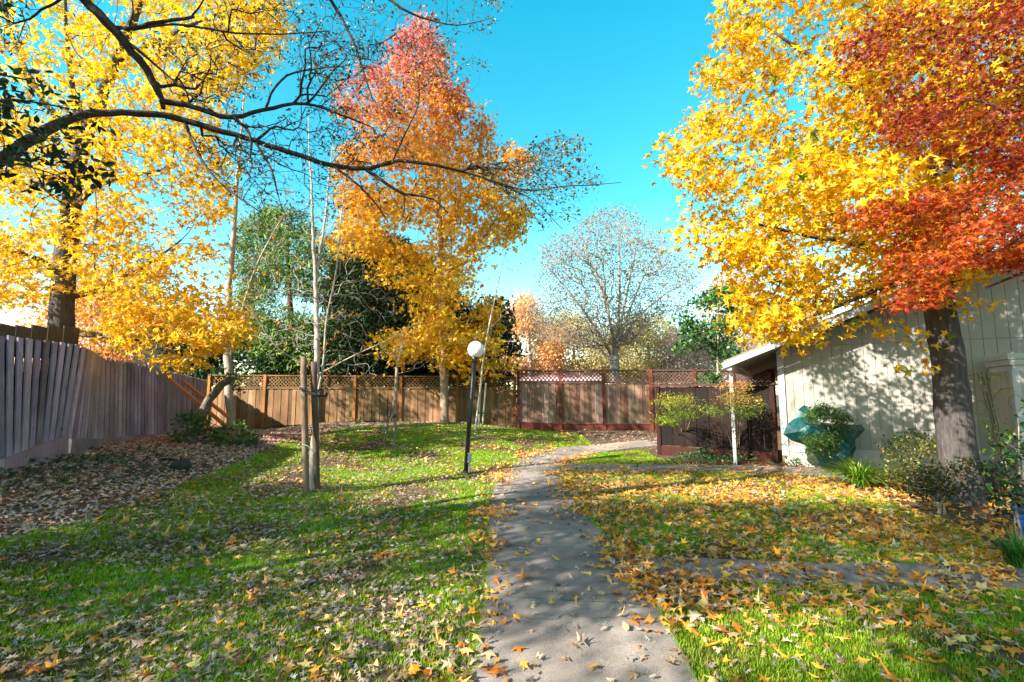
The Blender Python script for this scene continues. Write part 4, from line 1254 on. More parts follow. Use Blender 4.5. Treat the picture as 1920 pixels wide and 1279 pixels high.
# staked pale bare tree
Y = 7.85
bare("bare_tree", "pale thin bare tree tied between the pair of tall grey stakes", "tree",
     [ground_root([(584, 915, Y, 12), (586, 860, Y, 10), (592, 760, Y + .1, 11), (595, 680, Y + .15, 10), (594, 600, Y + .15, 9), (592, 520, Y + .15, 8), (587, 440, Y + .15, 6), (585, 360, Y + .15, 4), (580, 290, Y + .2, 2.5), (578, 220, Y + .2, 1.5)]),
      pix([(592, 515, Y + .15, 7), (602, 460, Y + .2, 5), (612, 400, Y + .2, 3.4), (616, 330, Y + .25, 2.2), (628, 250, Y + .25, 1.5)]),
      pix([(596, 740, Y + .15, 5), (608, 680, Y - .1, 4.2), (610, 600, Y - .15, 3.8), (632, 510, Y - .2, 3.2), (638, 420, Y - .2, 2.4), (648, 330, Y - .2, 1.4)]),
      pix([(592, 690, Y + .1, 2.6), (520, 660, Y - .3, 2.2), (478, 590, Y - .5, 1.8), (440, 556, Y - .6, 1.2)]),
      pix([(600, 700, Y + .1, 3), (660, 668, Y + .2, 2.4), (740, 632, Y + .3, 1.8), (790, 600, Y + .3, 1.1)])],
     [(575, 300), (640, 330), (690, 480), (740, 560), (750, 660), (690, 720), (600, 700), (520, 690), (450, 620), (430, 540), (500, 430), (540, 360)], Y + .1, .75, 520, 201, .0030, .3,
     lin(168, 152, 138), lin(172, 160, 148), [lin(226, 150, 30), lin(200, 120, 30), lin(140, 84, 40)], keep=.10, per=3, size=.05, spread=.07, nf=1.2, thr=-.35, step=.12, tmpl=T_STAR)

# thin trunk near the fence corner
Y = 16.0
bare("bare_tree", "tall thin pale trunk with sparse twigs near the fence corner", "tree",
     [ground_root([(433, 795, Y, 16), (430, 720, Y, 15), (424, 640, Y, 14), (428, 560, Y, 10), (436, 470, Y, 9.5), (440, 400, Y, 8), (446, 330, Y, 6), (452, 260, Y, 4), (458, 180, Y, 2.5)], 1.4),
      pix([(428, 680, Y, 6), (446, 620, Y, 5), (470, 520, Y, 4), (510, 440, Y, 3), (540, 390, Y, 1.5)])],
     [(430, 170), (480, 200), (540, 330), (560, 450), (520, 560), (440, 620), (380, 560), (350, 440), (380, 320)], Y, 1.6, 240, 202, .004, .34,
     lin(158, 142, 128), lin(150, 132, 122), [lin(176, 110, 60), lin(200, 150, 60)], keep=.25, per=4, size=.06, spread=.15, thr=-.3, step=.25)

# thin sapling by the single stake
Y = 13.0
bare("sapling_tree", "thin bare sapling on the single weathered stake", "tree",
     [ground_root([(739, 830, Y - .06, 3), (740, 760, Y - .06, 3), (742, 690, Y - .06, 2.5), (752, 660, Y, 2), (758, 610, Y, 1.4)])],
     [(745, 600), (790, 620), (800, 680), (770, 700), (742, 700), (720, 650)], Y, .5, 50, 203, .003, .3, lin(176, 160, 144), lin(166, 150, 140), nf=1.5, thr=-.5, step=.12,
     leafcols=[lin(170, 130, 120)], keep=.2, per=2, size=.04)
# thin sapling between the pale stakes
Y = float(s2[1])
bare("sapling_tree", "slender pale sapling between the two pale slanting stakes", "tree",
     [ground_root([(897, 803, Y, 3.5), (900, 730, Y, 3.5), (905, 680, Y, 3), (915, 620, Y, 2.5), (932, 540, Y, 2), (948, 470, Y, 1.2)])],
     [(930, 470), (985, 480), (960, 560), (1000, 600), (960, 680), (930, 700), (880, 690), (870, 660), (905, 600)], Y, .8, 110, 204, .003, .32, lin(200, 184, 168), lin(176, 164, 158), nf=1.2, thr=-.4, step=.15,
     leafcols=[lin(214, 150, 50), lin(150, 150, 140), lin(110, 120, 100)], keep=.45, per=3, size=.05)
# vase shaped pale tree behind the fence
Y = 27.0
rts = [ground_root([(1153, 720, Y, 20), (1152, 690, Y, 18), (1152, 665, Y, 17)])]
for pth in ([(1150, 672, Y, 7), (1120, 620, Y, 5), (1085, 570, Y - .6, 3.6), (1050, 525, Y - 1, 2.4), (1015, 490, Y - 1.4, 1.2)],
            [(1152, 660, Y, 7), (1145, 600, Y + .5, 5), (1120, 520, Y + .8, 3.2), (1095, 450, Y + 1, 1.4)],
            [(1154, 665, Y, 8), (1160, 600, Y, 5.5), (1162, 520, Y, 3.8), (1160, 440, Y, 2), (1158, 410, Y, 1)],
            [(1155, 660, Y, 7), (1180, 580, Y - .5, 4.4), (1210, 510, Y - .8, 2.8), (1240, 460, Y - 1, 1.3)],
            [(1158, 650, Y, 6), (1190, 600, Y + .6, 4), (1240, 555, Y + 1, 2.4), (1285, 530, Y + 1, 1.2)],
            [(1152, 640, Y, 5.5), (1135, 560, Y - 1, 3.6), (1130, 480, Y - 1.2, 1.6)],
            [(1156, 640, Y, 5.5), (1178, 540, Y + 1, 3.6), (1195, 450, Y + 1.3, 1.6)],
            [(1150, 680, Y, 6), (1110, 640, Y + .7, 4), (1050, 610, Y + 1, 2.5), (1010, 600, Y + 1, 1.5)]):
    rts.append(pix(pth))
bare("vase_tree", "large vase shaped pale tree, almost leafless, standing alone against the sky", "tree", rts,
     [(1135, 392), (1165, 388), (1195, 402), (1212, 428), (1246, 436), (1262, 470), (1290, 486), (1312, 530), (1296, 552), (1306, 580), (1240, 596), (1190, 640), (1100, 655), (1012, 640), (992, 600), (1006, 560), (996, 530), (1018, 490), (1012, 462), (1052, 436), (1080, 432), (1098, 406)], Y, 4.2, 4200, 205, .020, .2,
     lin(150, 134, 122), lin(152, 136, 126), [lin(172, 150, 78), lin(146, 130, 92), lin(146, 124, 114), lin(126, 118, 126)], keep=.8, per=7, size=.09, spread=.28, nf=.28, thr=-.42, step=.45, wts=[3, 3, 2, 2])

# the row of autumn trees beyond the back fence
def back_tree(label, u, w, vtop, Y, cols, seed, n=420, bare_=False, per=9, size=.12, thr=-.2, twig=lin(170, 150, 136), vb=720, group="pale trees beyond the back fence"):
    rng = np.random.default_rng(seed)
    h = vb - vtop
    poly = [(u - .08 * w, vtop), (u + .12 * w, vtop + .03 * h), (u + .34 * w, vtop + .2 * h), (u + .5 * w, vtop + .5 * h), (u + .42 * w, vtop + .85 * h), (u + .2 * w, vb - 4), (u - .22 * w, vb - 2), (u - .45 * w, vtop + .8 * h), (u - .5 * w, vtop + .45 * h), (u - .3 * w, vtop + .16 * h)]
    poly = [(a + rng.normal() * w * .03, b + rng.normal() * h * .02) for a, b in poly]
    r = [ground_root([(u, vb, Y, max(4, 260 / Y)), (u + 3, vb - .35 * h, Y, 200 / Y), (u - 2, vtop + .3 * h, Y, 90 / Y), (u, vtop + .05 * h, Y, 30 / Y)])]
    a = cloud(poly, Y, w / 2 / F * Y * .9, int(n * 1.6), rng, .3, thr)
    L = clumps(T_RHOMB, int(per * 2.6), .4, size * 1.1, cols, [1] * len(cols), .8, .4, curl=.15)
    tree("autumn_tree", label, "tree", r, a, rng, L, .5, .012, .3, .7, .4, lin(160, 146, 134), twig, 'twig', group)
ORG = [lin(238, 186, 120), lin(232, 172, 104), lin(226, 176, 140), lin(240, 200, 130)]
PYL = [lin(228, 210, 120), lin(236, 218, 148), lin(214, 196, 140), lin(224, 206, 170)]
PNK = [lin(232, 200, 182), lin(222, 190, 180), lin(216, 198, 182), lin(238, 212, 180)]
OLV = [lin(208, 200, 110), lin(196, 186, 120), lin(220, 202, 150), lin(214, 184, 120)]
for args in (("orange blossom coloured tree just left of the vase shaped tree, beyond the fence", 992, 120, 560, 31, ORG, 301, 480),
             ("pale olive shrubby tree at the foot of the vase shaped tree, beyond the fence", 1075, 150, 590, 33, PYL, 302, 480),
             ("greenish yellow rounded tree right of the vase shaped trunk, beyond the fence", 1215, 160, 575, 32, OLV, 303, 480),
             ("pinkish grey leafless tree behind the young green tree", 1380, 170, 510, 36, PNK, 304, 520),
             ("buff twiggy tree low behind the porch eave", 1300, 130, 610, 30, PNK, 305, 380),
             ("pinkish buff tree seen above the beige roof edge", 1480, 180, 540, 38, PNK, 306, 420),
             ("rusty thicket like tree low over the lattice beside the porch", 1420, 150, 630, 40, [lin(200, 150, 120), lin(190, 140, 110)], 307, 360),
             ("small pale yellow tree low over the lattice under the vase shaped tree", 1150, 170, 635, 38, PYL, 308, 420)):
    back_tree(*args)
back_tree("orange leaved tree glimpsed behind the golden sweetgum's lower sprays", 170, 220, 520, 19, [lin(232, 150, 60), lin(226, 130, 56), lin(236, 170, 70)], 309, 170, group=None)
back_tree("hazy blue green tree glimpsed behind the golden sweetgum", 230, 260, 450, 30, [lin(96, 140, 140), lin(120, 160, 150), lin(90, 130, 110)], 310, 420, group=None)

# --- evergreens behind the back fence
def evergreen(label, poly, Y, D, n, trunkpix, cols, wts, seed, per=26, spread=.28, size=.2, thr=-.12, tmpl=T_LANCE, nf=.45, name="evergreen_tree", bark=lin(96, 72, 58)):
    rng = np.random.default_rng(seed)
    a = cloud(poly, Y, D, n, rng, nf, thr)
    L = clumps(tmpl, per, spread, size, cols, wts, .5, .3, .2)
    return tree(name, label, "tree", [ground_root(trunkpix)], a, rng, L, .5, .008, .36, .7, .3, bark, None, 'bark', None, None, extra=M['needle'])
evergreen("bright feathery green cypress behind the back fence left of the dark conifer",
          [(520, 388), (560, 400), (600, 440), (640, 470), (650, 560), (655, 640), (640, 700), (560, 720), (460, 715), (440, 660), (450, 560), (436, 480), (455, 425), (490, 395)], 21.0, 2.4, 1200, [(545, 720, 21, 16), (545, 560, 21, 10), (535, 400, 21, 3)],
          [lin(108, 136, 40), lin(76, 104, 38), lin(150, 170, 60), lin(48, 70, 36)], [4, 4, 2.5, 3], 401, thr=-.25)
evergreen("big dark green conifer behind the red and yellow sweetgum",
          [(690, 440), (740, 446), (800, 490), (860, 560), (915, 600), (930, 660), (925, 715), (760, 722), (630, 722), (606, 640), (632, 560), (640, 480)], 20.5, 2.4, 2200, [(735, 720, 20.5, 20), (735, 560, 20.5, 12), (740, 430, 20.5, 3)],
          [lin(38, 58, 26), lin(46, 68, 28), lin(28, 44, 24), lin(84, 84, 34)], [4, 3, 4, 1], 402, thr=-.4, size=.24)
evergreen("blue green spruce glimpsed between the cypress and the dark conifer",
          [(640, 350), (665, 420), (690, 520), (700, 640), (690, 715), (600, 715), (595, 600), (612, 480), (625, 400)], 25, 1.8, 360, [(648, 720, 25, 14), (648, 520, 25, 8), (645, 360, 25, 2)],
          [lin(86, 112, 128), lin(110, 136, 156), lin(60, 84, 92)], [3, 2, 3], 403)
evergreen("dark rounded evergreen leaning over the lattice right of the globe lamp",
          [(920, 560), (945, 570), (950, 630), (975, 665), (972, 700), (940, 725), (890, 715), (880, 660), (900, 600)], 18.6, .9, 260, [(925, 720, 18.6, 10), (925, 640, 18.6, 6), (930, 570, 18.6, 2)],
          [lin(44, 64, 38), lin(58, 80, 46), lin(34, 50, 34)], [3, 2, 3], 404, size=.14, tmpl=T_OVAL, per=20)
evergreen("low dark leafy hedge tree behind the fence corner, under the golden sprays",
          [(330, 640), (390, 625), (440, 640), (500, 640), (560, 670), (560, 715), (330, 712), (300, 690)], 20.5, 1.0, 420, [(390, 720, 20.5, 8), (390, 660, 20.5, 3)],
          [lin(38, 70, 28), lin(52, 92, 34), lin(28, 50, 24)], [3, 2, 3], 405, size=.14, tmpl=T_OVAL, per=20)
evergreen("dark hedge seen through the lattice of the long brown fence", [(440, 702), (560, 694), (700, 698), (840, 700), (958, 704), (958, 790), (440, 790)], 19.6, .5, 700, [(700, 790, 19.6, 6), (700, 740, 19.6, 4), (700, 705, 19.6, 2)],
          [lin(44, 66, 32), lin(60, 86, 36), lin(34, 50, 28)], [3, 2, 3], 407, size=.15, tmpl=T_OVAL, per=16, thr=-.6, name="hedge_tree")
def young_green():
    rng = np.random.default_rng(406)
    Y = 14.6
    a = cloud([(1325, 540), (1370, 535), (1400, 580), (1385, 630), (1395, 660), (1350, 690), (1340, 720), (1300, 725), (1312, 690), (1255, 660), (1285, 620), (1268, 595), (1300, 570)], Y, .8, 380, rng, 1.1, -.02)
    L = clumps(T_OVAL, 11, .15, .095, [lin(62, 108, 40), lin(48, 88, 36), lin(92, 138, 48), lin(40, 70, 34)], [4, 3, 2, 2], .7, .4, curl=.2)
    tree("young_tree", "young glossy green tree in front of the purple lattice near the porch eave", "tree", [ground_root([(1345, 830, Y, 4), (1345, 720, Y, 4), (1346, 620, Y, 3), (1348, 545, Y, 1.5)])], a, rng, L, .15, .0025, .36, bark=lin(150, 136, 120), twigcol=lin(130, 116, 96), extra=M['green'])
young_green()

# ------------------------------------------------------------------ shrubs and garden plants
def shrub(label, foot, canes, poly, Y, D, n, seed, leaf, rtip=.002, expo=.4, bark=lin(150, 130, 108), nf=1.5, thr=-.25, step=.1, name="shrub", cat="shrub", mat=None, group=None):
    """canes: (u, v) tops the stems lean to; foot: the ground point they all grow from"""
    rng = np.random.default_rng(seed)
    foot = np.asarray(foot, float)
    R = []
    for k, (u, v) in enumerate(canes):
        tp = P(u, v, Y + rng.uniform(-.3, .3) * D)
        f = foot + [rng.uniform(-.08, .08), rng.uniform(-.08, .08), -.05]
        if k == 0: f = foot - [0, 0, .05]
        m_ = (f + tp) / 2 + [0, 0, .06 * np.linalg.norm(tp - f)] - (tp - foot) * [.12, .12, 0]
        R.append(np.array([[*f, .016], [*m_, .012], [*tp, .005]]))
    a = cloud(poly, Y, D, n, rng, nf, thr)
    t = thing(name, label, cat, foot, group)
    a = order_from(a, foot)
    # stems join at the foot
    sk = skeleton(R, a[:, :3], step, .6, .4, rng)
    tb, bb = Buf(), Buf()
    limbs(sk, rtip, expo, tb, bb, np.array(bark), None, rng, rmax=.008)
    tb.build("stems", M['twig'], t, smooth=True)
    if bb.n: bb.build("branches", M['twig'], t, smooth=True)
    lb = Buf(); leaf(lb, a, sk, rng); lb.build("foliage", mat or M['green'], t)
    return t
def grad(cols_top, cols_low, v0, v1, noise_=12):
    def f(rng, ap, pos):
        n = len(ap)
        a = palette(rng, n, cols_top, [1] * len(cols_top), .12); b = palette(rng, n, cols_low, [1] * len(cols_low), .12)
        k = sstep(v0, v1, ap[:, 4] + noise_ * rng.normal(size=n))[:, None]
        return a * (1 - k) + b * k
    return f
Yn = 11.4
shrub("yellow green heavenly bamboo leaning out past the red fence post", G(1282, 850), [(1240, 770), (1262, 760), (1290, 750), (1310, 760), (1272, 750)],
      [(1205, 772), (1230, 750), (1262, 732), (1300, 738), (1312, 765), (1300, 785), (1275, 782), (1262, 800), (1245, 795), (1228, 785)], 11.0, 0.55, 170, 501,
      clumps(T_LANCE, 15, .1, .06, None, None, .45, .6, colfn=grad([lin(190, 120, 50), lin(190, 180, 40), lin(150, 160, 40)], [lin(176, 180, 40), lin(120, 150, 40), lin(84, 120, 44)], 735, 765)), thr=.06, nf=2.4)
shrub("taller bushy heavenly bamboo with orange tinted tops around the white porch post", G(1380, 862), [(1340, 770), (1360, 745), (1385, 750), (1405, 765), (1370, 730), (1395, 740)],
      [(1325, 780), (1332, 745), (1355, 720), (1385, 715), (1412, 735), (1426, 755), (1420, 778), (1395, 785), (1370, 778), (1345, 785)], 10.7, .5, 190, 502,
      clumps(T_LANCE, 15, .1, .06, None, None, .45, .6, colfn=grad([lin(196, 140, 70), lin(150, 150, 50), lin(196, 110, 60)], [lin(100, 136, 44), lin(76, 116, 44), lin(130, 150, 50)], 735, 770)), thr=.06, nf=2.4)
shrub("fine leaved green heavenly bamboo standing in front of the teal tarpaulin", G(1538, 872), [(1510, 790), (1530, 775), (1550, 770), (1570, 790), (1540, 800)],
      [(1505, 800), (1515, 770), (1545, 755), (1578, 775), (1592, 792), (1580, 815), (1560, 850), (1530, 855), (1512, 840)], 9.7, .35, 320, 503,
      clumps(T_LANCE, 18, .085, .06, None, None, .5, .5, colfn=grad([lin(74, 116, 40), lin(54, 94, 36), lin(100, 136, 52)], [lin(60, 100, 36), lin(90, 110, 44), lin(50, 84, 36)], 770, 830)))
shrub("loose yellowing shrub at the left foot of the thick trunk", on_ground(P(1708, 900, 8.0)[0], 8.0), [(1680, 840), (1710, 825), (1740, 830), (1695, 850)],
      [(1655, 860), (1668, 830), (1700, 812), (1735, 812), (1765, 825), (1762, 880), (1735, 915), (1690, 905), (1660, 890)], 8.0, .4, 220, 504,
      clumps(T_OVAL, 11, .08, .036, [lin(110, 116, 40), lin(84, 98, 36), lin(160, 152, 50), lin(62, 76, 34), lin(150, 112, 48)], [4, 4, 1.6, 4, .7], .8, .4, curl=.2))
shrub("low dark twiggy bush in front of the thick trunk's base", on_ground(P(1765, 960, 6.6)[0], 6.6), [(1730, 900), (1760, 890), (1800, 890), (1780, 880)],
      [(1700, 910), (1715, 880), (1760, 872), (1800, 868), (1835, 860), (1832, 900), (1790, 930), (1750, 935), (1715, 935)], 6.6, .35, 200, 505,
      clumps(T_OVAL, 10, .07, .038, [lin(50, 62, 30), lin(38, 50, 28), lin(80, 82, 36), lin(180, 112, 36)], [4, 4, 2, .6], .8, .4, curl=.2))
shrub("dark glossy leaved camellia bush at the right edge over the blue pot", on_ground(P(1915, 985, 5.35)[0], 5.35), [(1880, 850), (1910, 800), (1940, 830), (1960, 780), (1890, 900)],
      [(1842, 880), (1862, 840), (1880, 805), (1905, 775), (1960, 740), (2080, 760), (2080, 960), (1960, 985), (1890, 975), (1868, 945), (1850, 915)], 5.35, .4, 230, 506,
      clumps(T_OVAL, 7, .075, .05, [lin(34, 66, 36), lin(28, 52, 36), lin(56, 96, 40), lin(120, 150, 50)], [4, 4, 2, .8], .8, .4, curl=.2))
# leaning trunk with basal leaves
def leaning_stump():
    rng = np.random.default_rng(507)
    Y = 10.9
    g = G(352, 832)
    trunk = np.array([[*(g - [0, 0, .1]), .2], [*(g + [.02, 0, .08]), .14], *[[*P(u, v, Y), r] for u, v, r in ((372, 790, .11), (390, 755, .095), (408, 728, .085), (430, 714, .075), (441, 704, .06))]])
    a = np.concatenate([cloud([(320, 790), (345, 770), (385, 772), (392, 800), (370, 835), (325, 835)], Y, .5, 70, rng, 2, -.4),
                        cloud([(390, 815), (420, 795), (455, 790), (480, 820), (470, 842), (420, 845), (392, 838)], Y - .1, .5, 80, rng, 2, -.4),
                        cloud([(395, 712), (415, 700), (440, 694), (452, 712), (450, 740), (438, 725), (420, 712)], Y, .25, 16, rng, 2, -.8)])
    L = clumps(T_MAPLE, 8, .1, .075, [lin(64, 104, 36), lin(46, 80, 34), lin(96, 130, 40), lin(140, 150, 44)], [4, 4, 2, 1], .6, .8, curl=.2)
    t = tree("leaning_tree", "short dark leaning trunk with fresh green shoots around its foot by the orange props", "tree", [trunk], a, rng, L, .1, .003, .36, bark=lin(110, 96, 84), twigcol=lin(84, 90, 50), extra=M['green'])
leaning_stump()

def grass_clump(label, foot, n, length, spread, cols, seed, width=.012, name="daylily_clump"):
    rng = np.random.default_rng(seed)
    b = Buf(); foot = np.asarray(foot)
    for k in range(n):
        az = rng.uniform(0, 2 * math.pi); L = length * rng.uniform(.6, 1.1); lean = rng.uniform(.25, 1.0) * spread
        d = np.array([math.cos(az), math.sin(az), 0]); s = np.array([-d[1], d[0], 0])
        f = foot + d * rng.uniform(0, .1) + s * rng.uniform(-.06, .06)
        t = np.linspace(0, 1, 7)
        pts = f + d[None] * (lean * L * t ** 1.6)[:, None] + np.array([0, 0, 1.0])[None] * (L * (t - .62 * lean * t ** 2.4))[:, None]
        w = width * (1 - t ** 2 * .95) * rng.uniform(.7, 1.2)
        v = np.concatenate([pts - s * w[:, None], pts + s * w[:, None]])
        i = np.arange(6)
        b.add(v, np.stack([i, i + 1, i + 8, i + 7], -1), palette(rng, 1, cols, [1] * len(cols), .12)[0])
    o = b.build(name, M['green'], origin=foot)
    return tag(o, label, "plant")
grass_clump("bright green arching daylily clump at the end of the far walkway", on_ground(P(1612, 905, 8.6)[0], 8.6), 520, .66, 1.4, [lin(110, 160, 40), lin(140, 180, 50), lin(80, 130, 36), lin(170, 180, 70)], 601)
grass_clump("dark strappy grass clump at the right edge beside the lawn", on_ground(P(1915, 1040, 4.6)[0], 4.6), 220, .4, .95, [lin(60, 110, 34), lin(84, 134, 40), lin(50, 90, 34)], 602, .008)
grass_clump("small green clump of strappy leaves between the trunk and the house wall", on_ground(P(1850, 880, 8.9)[0], 8.9), 200, .42, .9, [lin(120, 170, 50), lin(90, 140, 40)], 603)
grass_clump("small pale leafy weed at the foot of the brown fence, nearer the corner", G(535, 801), 60, .3, .9, [lin(150, 160, 90), lin(110, 140, 60)], 604, .016, "weed")
grass_clump("small pale leafy weed at the foot of the brown fence behind the single stake", G(672, 796), 50, .25, .9, [lin(190, 190, 120), lin(130, 150, 70)], 605, .016, "weed")

def vine():
    """wire trellis with a sparse vine beside the house wall"""
    rng = np.random.default_rng(701)
    Y = 7.6
    g = on_ground(P(1872, 880, Y)[0], Y)
    t = thing("trellis_vine", "thin leaning wire trellis with a sparse yellow green vine right of the thick trunk", "vine", g)
    b = Buf()
    tops = [(1832, 700), (1840, 698), (1848, 700)]
    for k, (u, v) in enumerate(tops):
        f = g + [(-.05, 0, .05)[k], 0, 0]
        b.tube([f, P(1862 + 5 * k, 800, Y), P(u, v, Y)], .006, 5, lin(60, 48, 40))
    for q in np.linspace(.25, .95, 9):
        a_ = P(np.interp(q, [0, 1], [1880, 1832]), np.interp(q, [0, 1], [870, 700]), Y); c_ = P(np.interp(q, [0, 1], [1890, 1848]), np.interp(q, [0, 1], [870, 700]), Y)
        b.tube([a_, c_], .004, 4, lin(60, 48, 40))
    ang = np.linspace(0, 2 * math.pi, 24)
    for cu, cv, r in ((1836, 765, .11), (1905, 755, .12)):
        c = P(cu, cv, Y); b.tube(np.stack([c[0] + r * np.cos(ang), np.full(24, Y), c[2] + r * np.sin(ang)], -1), .004, 4, lin(84, 66, 56))
    b.build("trellis", M['metal'], t, smooth=True)
    s = Buf(); lb = Buf()
    paths = [[(1880, 875), (1868, 810), (1850, 740), (1838, 700), (1815, 705)], [(1866, 800), (1858, 760), (1870, 730), (1900, 728)], [(1845, 720), (1865, 700), (1880, 706)], [(1880, 860), (1852, 800), (1842, 790)], [(1875, 850), (1890, 810), (1905, 800)]]
    for pth in paths:
        p = np.array([P(u, v, Y + rng.normal() * .05) for u, v in pth]); p = smooth_poly(p, 2)
        s.tube(p, .005, 5, lin(96, 84, 50))
        q = np.repeat(resample(p, 22), 3, 0)
        q = q + rng.normal(size=q.shape) * .035
        scatter(lb, q, rng.uniform(.03, .055, len(q)), T_LANCE, rng.normal(size=q.shape) + [0, -.3, .5], palette(rng, len(q), [lin(150, 170, 40), lin(110, 150, 40), lin(190, 190, 60)], [3, 3, 2]), rng)
    s.build("stems", M['twig'], t, smooth=True); lb.build("foliage", M['green'], t)
vine()

def ivy(name, label, spots, seed, cols, size=.05, h=.18):
    rng = np.random.default_rng(seed); lb = Buf()
    for u, v, rx, ry, n in spots:
        g = G(u, v)
        q = rng.normal(size=(n, 2)) * [rx, ry]
        x, y = g[0] + q[:, 0], g[1] + q[:, 1]
        hh = h * np.exp(-(q[:, 0] / rx) ** 2 * .5 - (q[:, 1] / ry) ** 2 * .5)
        pos = np.stack([x, y, terrain(x, y) + .02 + hh * rng.uniform(.2, 1.2, n)], -1)
        scatter(lb, pos, size * rng.uniform(.6, 1.25, n), T_MAPLE if size > .055 else T_OVAL, rng.normal(size=(n, 3)) * .5 + [0, -.3, 1], palette(rng, n, cols, [1] * len(cols), .15), rng, curl=.2)
    o = lb.build(name, M['green'])
    return tag(o, label, "ground cover", kind="stuff")
ivy("ivy", "dark green ivy spreading at the foot of the brown board fence and tarpaulin", [(1320, 860, .32, .2, 620), (1285, 868, .3, .12, 200), (1400, 866, .35, .15, 260), (1345, 868, .3, .15, 180), (1520, 874, .35, .14, 300), (1565, 874, .25, .1, 160)], 801, [lin(52, 96, 56), lin(70, 116, 66), lin(40, 76, 46), lin(90, 130, 80)], .05, .24)
ivy("ground_cover", "sparse dark green creeper growing through leaf litter along the grey leaning fence", [(60, 900, .5, .3, 90), (140, 870, .5, .3, 110), (190, 880, .5, .35, 110), (240, 860, .5, .4, 90), (110, 850, .4, .3, 60), (280, 850, .5, .4, 50), (20, 930, .4, .3, 40)], 802, [lin(46, 84, 40), lin(34, 66, 34), lin(60, 96, 46)], .07, .12)

# ------------------------------------------------------------------ lawn
def polar(n, r0, r1, power, rng, a0=-58, a1=58):
    """points on the ground about the viewer, thinner with distance"""
    k = rng.random(n)
    e = 2 - power
    r = (r0 ** e + k * (r1 ** e - r0 ** e)) ** (1 / e)
    a = np.radians(rng.uniform(a0, a1, n))
    return r * np.sin(a), r * np.cos(a)
def grass():
    rng = np.random.default_rng(900)
    x, y = polar(1500000, 1.3, 19, 1.3, rng)
    k = lawn(x, y); x, y = x[k], y[k]
    # worn and thin places
    d = vnoise(x, y, .9, 5.0, 3)
    keep = rng.random(len(x)) < np.clip(.78 + 1.7 * d, .08, 1)
    x, y, d = x[keep], y[keep], d[keep]
    for E, sg in ((PATH_L, 1), (PATH_R, -1)):
        e = resample(smooth_poly(E[1:11]), 9000)
        wob = .022 * vnoise(e[:, 0], e[:, 1], 6.0, 1.0, 2)
        x = np.concatenate([x, e[:, 0] + sg * (wob + np.abs(rng.normal(size=9000)) * .016)]); y = np.concatenate([y, e[:, 1]]); d = np.concatenate([d, np.full(9000, .4)])
    n = len(x); r = np.hypot(x, y)
    z = terrain(x, y)
    az = rng.uniform(0, 2 * math.pi, n); lean = rng.uniform(.1, .9, n)
    h = rng.uniform(.012, .034, n) * (1 + .4 * d)
    w = .0015 + .0008 * r
    dx, dy = np.cos(az), np.sin(az)
    sx, sy = -dy * w, dx * w
    base = np.stack([x, y, z], -1)
    V = np.stack([base + np.stack([sx, sy, 0 * z], -1), base - np.stack([sx, sy, 0 * z], -1), base + np.stack([dx * lean * h, dy * lean * h, h], -1)], 1)
    C = palette(rng, n, [lin(138, 172, 26), lin(162, 190, 36), lin(104, 142, 24), lin(184, 190, 62), lin(166, 148, 86)], [5, 5, 4, 2.2, 1.2], .14)
    C = np.clip(C * (1 + .35 * d[:, None] * np.array([.4, 1, .6])), .004, .9)
    b = Buf(); b.add(V.reshape(-1, 3), np.arange(n * 3).reshape(-1, 3), np.repeat(C, 3, 0))
    tag(b.build("lawn_grass", M['grass']), "short green lawn on both sides of the path", "grass", kind="stuff")
grass()

